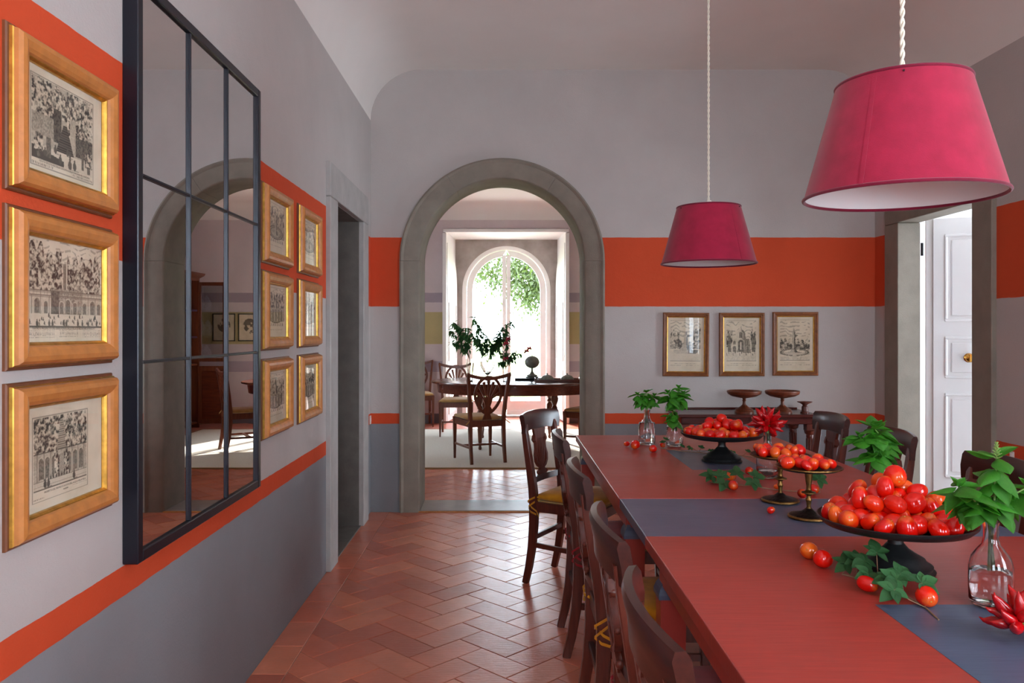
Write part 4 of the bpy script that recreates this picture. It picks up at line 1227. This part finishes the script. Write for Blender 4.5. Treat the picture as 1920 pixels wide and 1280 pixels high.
def cake_stand(label, x, y, group):
    t = thing('cake_stand', label, 'cake stand', (x, y, TZ), 0, group)
    MB().lathe([(0, .0), (.088, .0), (.090, .006), (.082, .010), (.084, .018), (.070, .026), (.066, .034), (.048, .044), (.030, .056), (.020, .068), (0, .068)], 48).build('foot', M['blackcast'], t, 35)
    MB().lathe([(0, .06), (.019, .066), (.016, .082), (.020, .094), (.034, .100), (0, .100)], 32).build('stem', M['blackcast'], t, 35)
    MB().lathe([(0, .098), (.05, .099), (.13, .104), (.168, .112), (.181, .124), (.183, .130), (.180, .131), (.172, .123), (.165, .117), (.13, .110), (0, .106)], 64).build('plate', M['blackcast'], t, 35)
    return t
GS = 'large black cake stands'
cake_stand('large black pedestal stand heaped with tomatoes at the near end', .965, 1.985, GS)
cake_stand('large black pedestal stand heaped with tomatoes at the far end', .985, 3.64, GS)
def small_stand(label, x, y, group):
    t = thing('compote_stand', label, 'cake stand', (x, y, TZ), 0, group)
    ft = MB().lathe([(0, 0), (.062, 0), (.063, .004), (.060, .008), (.045, .014), (.022, .020), (.014, .026), (.010, .030), (0, .030)], 40).build('foot', M['bronze'], t, 35)
    MB().lathe([(.0615, .001), (.0645, .003), (.0640, .007), (.0600, .0095), (.0585, .0085)], 40).build('gilt_rim', M['bronze_gold'], ft, 60)
    MB().lathe([(0, .028), (.009, .028), (.006, .036), (.008, .05), (.010, .056), (.007, .064), (.007, .07), (.012, .075), (.022, .078), (.022, .081), (.012, .084), (.008, .088), (.007, .10), (.010, .115), (.012, .135), (.014, .15), (0, .15)], 24).build('stem', M['bronze_gold'], t, 35)
    pl = MB().lathe([(0, .146), (.04, .147), (.085, .152), (.100, .158), (.1015, .161), (.099, .162), (.085, .157), (.04, .152), (0, .151)], 48).build('plate', M['bronze'], t, 35)
    MB().lathe([(.098, .1575), (.1025, .1595), (.1022, .163), (.098, .1625)], 48).build('gilt_rim', M['bronze_gold'], pl, 60)
GM = 'slender bronze compote stands'
small_stand('slender engraved bronze stand of tomatoes behind its twin on the grey leaf', .957, 2.79, GM)
small_stand('slender engraved bronze stand of tomatoes in front of its twin on the grey leaf', .963, 2.545, GM)
for n, R, z0, r, sd, x, y, lb, gr in (
    (62, .168, TZ+.112, .0255, 5, .965, 1.985, 'tomato on the near black stand', 'tomatoes on the near black stand'),
    (56, .166, TZ+.112, .0235, 6, .985, 3.64, 'tomato on the far black stand', 'tomatoes on the far black stand'),
    (15, .088, TZ+.157, .0195, 8, .950, 2.79, 'tomato on the rear bronze stand', 'tomatoes on the rear bronze stand'),
    (15, .088, TZ+.157, .0195, 9, .955, 2.545, 'tomato on the front bronze stand', 'tomatoes on the front bronze stand')):
    H_ = heap(n, R, z0, r, sd, x, y)
    # rows as one sees them from the near side of the table, counted from the front and the left
    key = lambda h: (1.35-h[0][2])/h[0][1]
    H_.sort(key=key, reverse=True)
    per = 9 if n > 40 else 5
    rows = [H_[i:i+per] for i in range(0, n, per)]
    ordw = ['first', 'second', 'third', 'fourth', 'fifth', 'sixth', 'seventh', 'eighth', 'ninth']
    for ri, row in enumerate(rows):
        row.sort(key=lambda h: h[0][0]/h[0][1])
        rn = 'frontmost' if ri == 0 else ('rearmost' if ri == len(rows)-1 else ordw[ri])
        for ci, (p, q) in enumerate(row):
            tomato(p, q*1.08, '%s, %s from left in %s row' % (lb, ordw[ci], rn), gr)
# loose tomatoes lying on the table
loose = [(.655, 4.02, .024, 'plump tomato lying at the far left of the table before the first bottle'),
         (.625, 4.10, .017, 'small tomato half hidden behind a larger one at the table\'s far left'),
         (.725, 3.92, .019, 'round tomato lying between the two far bottles'),
         (.800, 4.06, .017, 'tomato half covered by vine leaves by the second far bottle'),
         (1.003, 3.29, .021, 'tomato lying behind the leafy sprig beside the glass of chillies'),
         (.843, 2.96, .025, 'large glossy tomato in front of the leafy sprig by the far stand'),
         (.893, 3.17, .021, 'orange tomato peeping out between the sprig leaves'),
         (.815, 3.13, .018, 'red tomato mostly covered by the left sprig leaves'),
         (1.015, 2.985, .015, 'small orange fruit behind the rear bronze stem'),
         (1.046, 2.825, .023, 'dark red tomato left of the front bronze stem'),
         (1.115, 2.905, .022, 'red tomato right of the front bronze stem'),
         (.789, 2.085, .0245, 'orange-red tomato lying left of its redder neighbour on the near table'),
         (.796, 2.008, .024, 'shiny red tomato touching an orange one on the near table'),
         (.818, 1.812, .0235, 'red tomato in front of the near stand among sprig leaves'),
         (.905, 1.724, .0235, 'red tomato on the grey stripe at the sprig\'s right end')]
for x, y, s, lb in loose:
    tomato((x, y, TZ+s*.90), s, lb, 'loose tomatoes on the table', True)
t = tomato((.862, 2.60, TZ+.0115), .013, 'tiny red fruit on the grey leaf before the rear bronze stand', None, True)

# ---- carafes
def carafe(label, x, y, level=.080, name='glass_carafe', g='clear glass carafes on the table'):
    t = thing(name, label, 'bottle', (x, y, TZ), 0, g)
    out = [(0, .001), (.030, .0), (.038, .004), (.0425, .014), (.0435, .05), (.043, .085), (.038, .105), (.026, .122), (.018, .132), (.0150, .145), (.0148, .165), (.0165, .178), (.0175, .181)]
    inn = [(.0160, .181), (.0148, .177), (.0130, .165), (.0132, .146), (.0162, .132), (.024, .121), (.036, .104), (.0408, .085), (.0412, .05), (.040, .016), (.035, .009), (.02, .008), (0, .0085)]
    MB().lathe(out+inn, 40).build('glass_body', M['glass'], t, 60)
    wp = [(0, .0090), (.02, .0085), (.0350, .0095), (.0398, .0165), (.0410, .05), (.0406, level-.001), (.0395, level), (0, level)]
    MB().lathe(wp, 40).build('water', M['water'], t, 60)
    return t
carafe('clear glass carafe of water with basil at the near right corner', 1.046, 1.73, .076)
carafe('left of two far glass carafes holding basil', .742, 4.18, .115)
carafe('right of two far glass carafes, with drooping basil', .873, 4.12, .10)
carafe('glass carafe holding a chilli bunch beside the rear bronze stand', 1.060, 3.24, .03)
carafe('glass carafe behind the near heap of tomatoes, holding basil', 1.262, 2.66, .08)

# ---- basil
def leaf_mesh(name, L, Wd, cup, droop, mt, n=7, k=4, tip=1.0):
    m = MB(); rows = []
    for i in range(n+1):
        f = i/n
        wdt = Wd*math.sin(PI*min(1, f**.80))**.85*(1-.25*f) if 0 < f < 1 else 0.0006
        row = []
        for j in range(-k, k+1):
            s = j/k
            z = -droop*L*f*f + cup*wdt*s*s + .05*L*math.sin(f*9+s*2)*(.15)*(1-abs(s)*.3)
            z += .012*L*math.cos(s*PI*2)*math.sin(PI*f)
            row.append((L*f, wdt*s, z-.06*wdt*(1 if j == 0 else 0)))
        rows.append(row)
    m.rings(rows, False, False)
    return m.mesh(name, mt, 180)
BL = [leaf_mesh('leaf', 1.0, .42, -.45, .30, M['basil']), leaf_mesh('leaf', 1.0, .46, -.55, .55, M['basil']), leaf_mesh('leaf', 1.0, .38, .35, .15, M['basil'])]
def frame_to(d, up=(0, 0, 1)):
    d = Vector(d).normalized(); up = Vector(up)
    y = up.cross(d)
    if y.length < 1e-4: y = Vector((0, 1, 0)).cross(d)
    y.normalize(); z = d.cross(y)
    return Matrix((d, y, z)).transposed().to_euler()
def basil(label, x, y, z, stems, seed, leaf=.05, spike=False):
    """stems: list of (dx, dy, dz) tips above the carafe mouth at z"""
    r = random.Random(seed)
    t = thing('basil_sprig', label, 'basil', (x, y, z), 0, 'basil sprigs in carafes')
    for si, (dx, dy, dz) in enumerate(stems):
        base = Vector((r.uniform(-.008, .008), r.uniform(-.008, .008), -.105))
        mouth = Vector((r.uniform(-.007, .007), r.uniform(-.007, .007), .0))
        tip = Vector((dx, dy, dz))
        mid = mouth.lerp(tip, .5)+Vector((0, 0, .022))
        pts = []
        for k in range(11):
            f = k/10
            if f < .4: pts.append(base.lerp(mouth, f/.4))
            else:
                g = (f-.4)/.6
                pts.append((1-g)**2*mouth+2*g*(1-g)*mid+g*g*tip)
        MB().tube(pts, [.0030-.0012*k/10 for k in range(11)], 7).build('stem', M['stem'], t, 60)
        for node, (g, sz) in enumerate(((.30, .75), (.55, 1.0), (.78, 1.05), (1.0, .85))):
            p = (1-g)**2*mouth+2*g*(1-g)*mid+g*g*tip
            a0 = r.uniform(0, 6.28)
            for q in range(4):
                a = a0+q*(PI/2)+r.uniform(-.4, .4)
                el = r.uniform(-.75, .25) if node < 3 else r.uniform(-.3, .7)
                d = Vector((math.cos(a)*math.cos(el), math.sin(a)*math.cos(el), math.sin(el)))
                s = leaf*sz*r.uniform(.75, 1.15)
                o = link('leaf', BL[r.randrange(3)], t, p+d*.004, frame_to(d, (r.uniform(-.3, .3), r.uniform(-.3, .3), 1)))
                o.scale = (s, s, s)
        if spike and si == 0:
            m = MB(); 
            for k in range(6):
                zz = .006*k; rr = .012*(1-k/7)
                for q in range(6):
                    a = q*PI/3+k*.5
                    m.tube([tip+Vector((0, 0, zz)), tip+Vector((math.cos(a)*rr, math.sin(a)*rr, zz+.006))], [.0022, .0006], 5)
            m.build('flower_spike', M['stem'], t, 60)
        else:
            for q in range(4):
                a = q*PI/2+.4; d = Vector((math.cos(a)*.6, math.sin(a)*.6, .8))
                o = link('leaf', BL[2], t, tip, frame_to(d)); o.scale = (leaf*.42,)*3
    return t
basil('large bright basil sprig in the carafe at the near right', 1.046, 1.73, TZ+.181, [(.012, .0, .135), (-.075, -.01, .075), (.085, .01, .070), (-.03, .03, .05)], 12, .068, True)
basil('compact basil sprig in the left far carafe', .742, 4.18, TZ+.181, [(-.05, 0, .075), (.04, .0, .07), (0, .02, .085)], 13, .058)
basil('tall drooping basil sprig in the right far carafe', .873, 4.12, TZ+.181, [(.02, 0, .115), (-.035, 0, .09), (.045, .01, .085), (-.02, -.05, -.045)], 14, .066)
basil('basil sprig rising behind the near heap of tomatoes', 1.262, 2.66, TZ+.181, [(-.045, -.02, .085), (-.085, .0, .055), (-.02, .02, .09), (-.06, -.03, -.01)], 15, .076)

# ---- chillies
def chili_mesh(seed):
    r = random.Random(seed); m = MB(); pts = []; rad = []
    b = r.uniform(-.14, .14)
    for i in range(10):
        f = i/9
        pts.append((f, b*math.sin(PI*f), .10*f*f*r.uniform(.6, 1.2)))
        rad.append([.05, .095, .13, .145, .145, .13, .11, .085, .05, .008][i])
    m.tube(pts, rad, 9)
    return m.mesh('chili', M['chili'], 180)
CH = [chili_mesh(k) for k in range(4)]
CALX = MB().tube([(-.28, .02, .03), (-.12, .01, .0), (0, 0, 0), (.05, 0, 0)], [.022, .028, .08, .085], 7).mesh('calyx', M['calyx'], 60)
def chili_bunch(label, x, y, z, seed, n, L, flat, zc):
    r = random.Random(seed)
    t = thing('chili_bunch', label, 'chilli', (x, y, z), 0, 'red chilli bunches')
    for k in range(n):
        f = (k+.5)/n
        el = math.asin(max(-.99, min(.99, flat[0]+(flat[1]-flat[0])*f)))
        a = k*2.39996+r.uniform(-.2, .2)
        d = Vector((math.cos(a)*math.cos(el), math.sin(a)*math.cos(el), math.sin(el)))
        s = L*r.uniform(.8, 1.1)
        o = link('chili', CH[k % 4], t, Vector((0, 0, zc))+d*.014, frame_to(d, (r.uniform(-1, 1), r.uniform(-1, 1), 1)))
        o.scale = (s, s*1.4, s*1.4)
        link('calyx', CALX, o)
    MB().ball((0, 0, zc), .014, 8, 6).build('tied_stalks', M['calyx'], t, 60)
    return t
chili_bunch('star-shaped bunch of red chillies lying at the near right carafe', 0.985, 1.535, TZ, 21, 22, .058, (-.32, .95), .034)
b = chili_bunch('red chilli bunch bursting from the middle carafe', 1.060, 3.24, TZ+.205, 22, 26, .066, (-.85, .95), .012)
MB().tube([(0, 0, .01), (.004, 0, -.06), (-.004, 0, -.13)], .006, 7).build('stalk', M['stem'], b, 60)

# ---- creeper sprigs on the table
LF = leaf_mesh('leaflet', 1.0, .36, .25, .15, M['creeper'], 6, 3)
def sprig(label, pts, leaves, seed, size, fingers=5):
    r = random.Random(seed)
    t = thing('creeper_sprig', label, 'leaves', (pts[0][0], pts[0][1], TZ), 0, 'leafy creeper sprigs on the table')
    o0 = Vector((pts[0][0], pts[0][1], 0))
    P = [Vector((x, y, z))-o0 for x, y, z in pts]
    MB().tube(P, [.0018]*len(P), 6).build('stem', M['twig'], t, 60)
    for (x, y, z, az) in leaves:
        c = Vector((x, y, z))-o0
        near = min(P, key=lambda p: (p-c).length)
        MB().tube([near, (near+c)/2+Vector((0, 0, .006)), c+Vector((0, 0, size*.42))], .0010, 5).build('leaf_stalk', M['twig'], t, 60)
        for k in range(fingers):
            a = az+(k-(fingers-1)/2)*(1.05 if fingers == 5 else .9)+r.uniform(-.12, .12)
            nn = Vector((r.uniform(-.2, .2), -.62+r.uniform(-.2, .2), .78)).normalized()
            ex = Vector((1, 0, 0)); ex = (ex-nn*ex.dot(nn)).normalized(); e2 = nn.cross(ex)
            d = ex*math.cos(a)+e2*math.sin(a)
            s = size*(1-.12*abs(k-(fingers-1)/2))*r.uniform(.85, 1.1)
            room = c.z+size*.42-TZ-.003 if c.z > .3 else c.z+size*.42-.003
            if d.z*s < -room: d.z = -room/s; d.normalize()
            lf = link('leaflet', LF, t, c+Vector((0, 0, size*.42)), frame_to(d, nn)); lf.scale = (s, s, s)
    return t
sprig('green creeper sprig trailing in front of the near stand', [(.815, 1.94, .004), (.835, 1.905, .006), (.865, 1.86, .004), (.89, 1.79, .004), (.895, 1.71, .003), (.885, 1.64, .002)],
      [(.828, 1.945, .010, 2.6), (.845, 1.93, .022, 1.2), (.852, 1.90, .030, 3.6), (.872, 1.885, .055, 1.4), (.835, 1.845, .016, 3.4), (.855, 1.79, .022, 4.4), (.885, 1.80, .030, .6), (.835, 1.725, .018, 3.6), (.90, 1.735, .030, .3), (.86, 1.765, .028, 2.4)], 31, .041)
sprig('broad-leaved creeper sprig around tomatoes between the stands', [(.80, 3.12, .004), (.86, 3.06, .006), (.93, 3.05, .004), (1.0, 2.98, .003), (1.06, 2.95, .003), (1.15, 2.93, .003)],
      [(.800, 3.10, .012, 2.8), (.828, 3.06, .018, 1.8), (.818, 2.99, .006, 4.2), (.890, 3.08, .026, 1.4), (.928, 3.0, .006, 4.6), (.965, 3.09, .012, .3), (1.145, 2.93, .03, .6)], 32, .047)
sprig('thin creeper strand trailing across the far table end', [(.79, 4.02, .004), (.86, 3.93, .004), (.94, 3.88, .004), (1.04, 3.80, .004), (1.12, 3.78, .004), (1.22, 3.66, .003)],
      [(.80, 4.02, .022, 2.0), (.815, 4.06, .03, 1.0), (.87, 3.95, .012, .5), (.91, 3.92, .014, 4.0), (.95, 3.89, .014, 1.0), (.99, 3.85, .012, 4.5), (1.03, 3.82, .014, .6), (1.08, 3.8, .012, 4.2), (1.14, 3.77, .012, .8), (1.19, 3.70, .012, 4.6)], 33, .026, 3)

# ================================================================ room beyond the arch
rg = thing('rug', 'pale woven rug under the oval table', 'rug', ((RUGX0+RUGX1)/2, (RUGY0+RUGY1)/2, 0))
a, b = (RUGX1-RUGX0)/2, (RUGY1-RUGY0)/2
MB().bx(-a+.02, a-.02, -b+.02, b-.02, 0, .009, .002).build('rug_field', M['rug'], rg)
MB().rings([[(sx_*(a-d), sy_*(b-d), z) for d, z in ((0, 0), (0, .008), (.01, .011), (.026, .011), (.026, 0))] for sx_, sy_ in ((-1, -1), (1, -1), (1, 1), (-1, 1))], True, False, True).build('rug_binding', M['rugedge'], rg)
RZ = .009
t = thing('oval_table', 'dark polished oval table in the room beyond the arch', 'table', (.15, 9.58, RZ))
OX, OY = 1.02, .80
MB().lathe([(0, .725), (.97, .725), (.995, .732), (1.0, .742), (.995, .751), (.985, .753), (0, .753)], 72, (0, 0, 0), OX, OY).build('tabletop', M['walnut_x'], t, 30)
MB().lathe([(.90, .62), (.915, .62), (.93, .725), (.90, .725)], 64, (0, 0, 0), OX, OY).build('apron', M['walnut_x'], t, 30)
for sx_ in (-1, 1):
    for sy_ in (-1, 1):
        MB().lathe([(0, 0), (.014, 0), (.02, .02), (.014, .04), (.022, .10), (.032, .3), (.036, .42), (.020, .45), (.034, .47), (.018, .50), (.038, .55), (.042, .58), (.03, .62), (.03, .73), (0, .73)], 20, (sx_*.42, sy_*.50, 0)).build('leg', M['walnut'], t, 40)
# shield-back chairs
def shield_chair(label, cx_, cy_, face, group='fan-back chairs around the oval table'):
    t = thing('side_chair', label, 'chair', (cx_, cy_, RZ), math.atan2(face[1], face[0]), group)
    rear, yw = -.22, .18
    for s in (-1, 1):
        path = [(-.285, .905, .222), (-.262, .78, .208), (-.24, .62, .192), (-.222, .45, yw), (-.222, .34, yw), (-.235, .18, yw), (-.27, 0, yw)]
        MB().sweep([(x, s*y, z) for x, z, y in path], [(.014, .016), (.014, .018), (.015, .019), (.017, .021), (.017, .021), (.015, .019), (.013, .016)], (0, 1, 0)).build('rear_post', M['walnut'], t, 40)
        MB().sweep([(.215, s*.20, .44), (.215, s*.20, .3), (.215, s*.20, 0)], [(.018, .018), (.016, .016), (.010, .010)], (0, 1, 0)).build('front_leg', M['walnut'], t)
        MB().sweep([(-.22, s*yw, .40), (.215, s*.20, .40)], (.011, .032), (0, 1, 0)).build('seat_rail', M['walnut'], t)
        MB().sweep([(-.235, s*yw, .16), (.215, s*.20, .16)], (.007, .011), (0, 1, 0)).build('side_stretcher', M['walnut'], t)
    MB().bx(-.235, -.21, -yw, yw, .37, .432).build('seat_rail', M['walnut'], t)
    MB().bx(.20, .225, -.20, .20, .37, .432).build('seat_rail', M['walnut'], t)
    MB().bx(-.02, .0, -.19, .19, .15, .172).build('cross_stretcher', M['walnut'], t)
    def xx(z): return -.222-(z-.45)*.138
    tr_ = []
    for i in range(13):
        y = -.232+.464*i/12; f = abs(y/.232)
        zt = .888+.034*f**2.2-.012*(1-f)
        tr_.append([(xx(zt)-.01, y, zt-.036), (xx(zt)+.012, y, zt-.036), (xx(zt)+.010, y, zt), (xx(zt)-.012, y, zt)])
    MB().rings(tr_).build('top_rail', M['walnut'], t, 50)
    ov = [(.140*math.cos(a), .690+.185*math.sin(a)) for a in [2*PI*i/32 for i in range(32)]]
    ov = [(y*(1.0 if z > .66 else 1-.22*(.66-z)/.15), z) for y, z in ov]
    sp = MB().sweep([(xx(z), y, z) for y, z in ov], (.008, .014), (1, 0, .13), closed=True).build('oval_splat', M['walnut'], t, 50)
    for k in range(-3, 4):
        yt, zt = .130*math.sin(k*.42), .60+.24*math.cos(k*.36)
        MB().sweep([(xx(.56), k*.006, .56), (xx(.66), k*.016, .66), (xx(zt), yt, zt)], [(.006, .005), (.006, .007), (.006, .014)], (1, 0, .13)).build('splat_rib', M['walnut'], sp)
    MB().rings([[(xx(z)-.007, y, z) for y, z in ((-.05, .44), (-.03, .50), (-.055, .535), (-.02, .585), (.02, .585), (.055, .535), (.03, .50), (.05, .44))], [(xx(z)+.007, y, z) for y, z in ((-.05, .44), (-.03, .50), (-.055, .535), (-.02, .585), (.02, .585), (.055, .535), (.03, .50), (.05, .44))]]).build('splat_foot', M['walnut'], sp)
    for s in (-1, 1):
        MB().sweep([(xx(.70), s*.115, .70), (xx(.76), s*.16, .76), (xx(.86), s*.20, .86)], (.006, .008), (1, 0, .13)).build('splat_arm', M['walnut'], sp) if False else None
    rings = []
    for z, k in ((.432, .94), (.440, 1.0), (.455, 1.01), (.468, .95), (.475, .75)):
        rings.append([(-.005+(x+.005)*k, y*k, z) for x, y in ((-.215, -.165), (-.215, 0), (-.215, .165), (0, .19), (.222, .205), (.228, 0), (.222, -.205), (0, -.19))])
    cu = MB().rings(rings).build('seat_cushion', M['gold_cloth'], t, 60)
    for s in (-1, 1):
        MB().sweep([(-.20, s*.16, .455), (-.235, s*.19, .45), (-.25, s*.20, .43), (-.26, s*.24, .40)], (.006, .001), (0, 0, 1)).build('tie', M['gold_cloth'], cu)
    return t
shield_chair('fan-back chair facing away, nearest to us at the oval table', -.255, 8.38, (-.37, .93))
shield_chair('fan-back chair behind the left end of the oval table', -.62, 10.42, (.05, -1))
shield_chair('chair standing against the striped far wall left of the garden door', -1.22, 11.42, (.15, -1))
shield_chair('fan-back chair at the right end of the oval table', .97, 9.10, (-.86, .5))
# things on the oval table
OT = RZ+.753
t = thing('branch_vase', 'tall cut-glass vase with arching green branches on the oval table', 'vase', (-.40, 9.35, OT))
MB().lathe([(0, 0), (.04, 0), (.036, .01), (.030, .10), (.038, .22), (.045, .26), (.043, .26), (.036, .22), (.027, .10), (.030, .015), (0, .012)], 20).build('vase_body', M['glass'], t, 40)
r = random.Random(8)
LAUR = leaf_mesh('leaf', 1.0, .20, .2, .3, M['creeper'], 6, 2)
def branches(t, tips, z0, leaf, seed, per=9):
    r = random.Random(seed)
    for tip in tips:
        tip = Vector(tip); a = Vector((0, 0, z0)); mid = a.lerp(tip, .5)+Vector((0, 0, .10))
        P = [(1-g)**2*a+2*g*(1-g)*mid+g*g*tip for g in [k/8 for k in range(9)]]
        MB().tube([(0, 0, .03)]+P, [.003]+[.003-.0018*k/8 for k in range(9)], 5).build('branch', M['twig'], t, 60)
        for k in range(per):
            g = .25+.75*k/(per-1); p = (1-g)**2*a+2*g*(1-g)*mid+g*g*tip
            for q in range(4):
                d = Vector((r.uniform(-1, 1), r.uniform(-1, 1), r.uniform(-.8, .5)))
                o = link('leaf', LAUR, t, p, frame_to(d)); s = leaf*r.uniform(.7, 1.2); o.scale = (s, s, s)
branches(t, [(-.24, 0, .60), (-.18, .05, .68), (-.10, 0, .62), (-.02, -.1, .55), (-.20, .05, .45)], .26, .085, 4, 11)
t = thing('foliage_urn', 'glass urn of spreading grey-green foliage against the light on the oval table', 'vase', (-.20, 9.75, OT))
MB().lathe([(0, 0), (.06, 0), (.05, .012), (.012, .03), (.012, .05), (.05, .09), (.085, .16), (.095, .22), (.09, .22), (.078, .16), (.04, .10), (0, .09)], 24).build('urn_body', M['glass'], t, 40)
branches(t, [(-.26, 0, .62), (-.16, .1, .74), (.0, 0, .5), (.20, 0, .62), (.30, .05, .70), (.12, 0, .48), (-.12, -.1, .50), (.24, -.05, .52)], .2, .095, 5, 13)
t = thing('pink_bouquet', 'slim vase of pink flowers and dark leaves on the oval table', 'bouquet', (.02, 9.30, OT))
MB().lathe([(0, 0), (.035, 0), (.03, .015), (.022, .10), (.03, .17), (.028, .17), (.019, .10), (.026, .015), (0, .012)], 20).build('vase_body', M['glass'], t, 40)
branches(t, [(-.09, 0, .36), (.02, 0, .50), (.12, 0, .34), (.19, .0, .32), (-.07, .0, .20), (.10, .05, .24), (0, -.06, .32)], .16, .06, 6, 11)
for p in ((0, -.02, .44), (.03, .0, .49), (.0, -.05, .27), (.27, .0, .38), (.24, .02, .35)):
    m = MB()
    for k in range(6):
        a = k*PI/3; m.tube([p, (p[0]+.03*math.cos(a), p[1]+.02*math.sin(a), p[2]+.02*math.sin(a*1.7))], [.006, .012], 5)
    m.build('flower', M['pinkf'], t, 60)
t = thing('ball_topiary', 'grey ball ornament on a ruffled foot on the oval table', 'ornament', (.335, 9.62, OT+.03))
MB().lathe([(0, 0), (.075, 0), (.082, .01), (.06, .018), (.066, .03), (.03, .045), (.02, .06), (.012, .08), (.012, .11), (0, .11)], 24).build('foot', M['pewter'], t, 40)
MB().ball((0, 0, .185), .088, 24, 16, (1, 1, .86)).build('ball', M['pewter'], t, 60)
MB().tube([(0, 0, .25), (0, 0, .28)], [.006, .003], 6).build('finial', M['pewter'], t, 60)
t = thing('flat_book', 'dark flat book under the ball ornament', 'book', (.30, 9.60, OT))
MB().bx(-.17, .17, -.12, .12, 0, .006, .001).bx(-.17, .17, -.12, .12, .024, .030, .001).bx(-.17, -.162, -.12, .12, .004, .026).build('cover', M['navy'], t)
MB().bx(-.163, .164, -.114, .114, .006, .024).build('pages', M['print'], t)
t = thing('serving_tray', 'long wooden tray on the right of the oval table', 'tray', (.62, 9.30, OT))
MB().bx(-.26, .26, -.13, .13, 0, .012, .002).build('tray_base', M['walnut_x'], t)
for s in (-1, 1):
    MB().bx(-.26, .26, s*.13-.006, s*.13+.006, .0, .034, .002).build('tray_side', M['walnut_x'], t)
    MB().bx(s*.26-.006, s*.26+.006, -.13, .13, .0, .045, .002).build('tray_end', M['walnut'], t)
for k, (lb, x) in enumerate((('left glass-domed dish on the wooden tray', .50), ('right glass-domed dish on the wooden tray', .73))):
    t = thing('domed_dish', lb, 'dish', (x, 9.30, OT+.012), 0, 'domed dishes on the tray')
    MB().lathe([(0, 0), (.07, .0), (.085, .012), (.08, .014), (0, .008)], 28).build('dish', M['china'], t, 40)
    MB().lathe([(.078, .012), (.075, .03), (.055, .055), (.02, .068), (0, .070)], 28).build('dome', M['pewter'], t, 60)
    MB().ball((0, 0, .078), .010, 10, 8).build('knob', M['pewter'], t, 60)
# botanical prints and cabinet seen in the mirror
def pic_plant(W_, H_, seed):
    p = Plate(W_, H_, seed)
    m = (((p.u-.5)/.30)**2+((p.v-.58)/.26)**2 < 1) & (p.n1 > .45); p.put(m, .22)
    p.vline(.5, .18, .5, .012, .3); p.put((((p.u-.38)/.12)**2+((p.v-.30)/.08)**2 < 1) & (p.n2 > .4), .3)
    return p.a
for k, (lb, x) in enumerate((('right of two green-framed botanical prints on the far wall', 2.165), ('left of two green-framed botanical prints on the far wall', 1.79))):
    picture(lb, .33, .405, pic_plant, (40, 48), 90+k, (x, FY, 1.40), 0, 'thin', 'botanical prints in the far room')
cb = thing('display_cabinet', 'reddish wooden display cabinet with open glazed door by the far right wall', 'cabinet', (2.33, 10.55, 0))
MB().bx(0, .48, -.72, -.69, 0, 2.08).build('side_panel', M['walnut'], cb); MB().bx(0, .48, .69, .72, 0, 2.08).build('side_panel', M['walnut'], cb)
MB().bx(.46, .48, -.69, .69, .05, 2.08).build('back_panel', M['plum'], cb)
for z in (.06, .87, 1.25, 1.62): MB().bx(.02, .46, -.69, .69, z, z+.025).build('shelf', M['plum'] if z > .9 else M['walnut'], cb)
MB().bx(0, .48, -.69, .69, 2.05, 2.08).build('top_panel', M['walnut'], cb)
MB().rings([[(sx_, y_, z) for sx_, y_, z in q] for q in ([(.0, -.72, 2.08), (.48, -.72, 2.08), (.48, .72, 2.08), (.0, .72, 2.08)], [(-.05, -.77, 2.12), (.49, -.77, 2.12), (.49, .77, 2.12), (-.05, .77, 2.12)], [(-.06, -.78, 2.15), (.49, -.78, 2.15), (.49, .78, 2.15), (-.06, .78, 2.15)])]).build('cornice', M['walnut'], cb)
dr = MB()
for a in ((-.03, 0, .92, 2.03), (-.36, -.33, .92, 2.03)): dr.bx(a[0], a[1], .70, .725, a[2], a[3], .003)
dr.bx(-.33, -.03, .70, .725, .92, .97, .003).bx(-.33, -.03, .70, .725, 1.98, 2.03, .003)
d1 = dr.build('glazed_door', M['walnut'], cb)
MB().bx(-.33, -.03, .710, .715, .97, 1.98).build('pane', clear_glass('door_pane', (.75, .75, .75, 1), 3.0), d1)
d2 = MB().bx(-.42, 0, .66, .685, .06, .86, .003).build('lower_door', M['walnut'], cb)
MB().bx(-.36, -.06, .652, .661, .13, .79, .004).build('door_panel', M['walnut_x'], d2)
for k, (y, z) in enumerate(((-.35, 1.275), (-.05, 1.275), (.3, 1.275), (-.3, 1.645), (.0, 1.645), (.35, 1.645), (-.3, .895), (.1, .895), (.4, .895))):
    t = thing('china_jar', 'blue and white china jar, %s on the %s cabinet shelf' % (('nearest', 'middle', 'farthest')[k % 3], ('middle', 'top', 'lowest')[k // 3]), 'jar', (2.60, 10.55+y, z), 0, 'china in the display cabinet')
    MB().lathe([(0, 0), (.05, 0), (.075, .08), (.07, .15), (.035, .19), (.035, .2), (0, .2)], 20).build('jar_body', M['china'], t, 50)
    MB().lathe([(.04, .198), (.038, .21), (.015, .225), (.012, .24), (0, .245)], 16).build('lid', M['china'], t, 50)
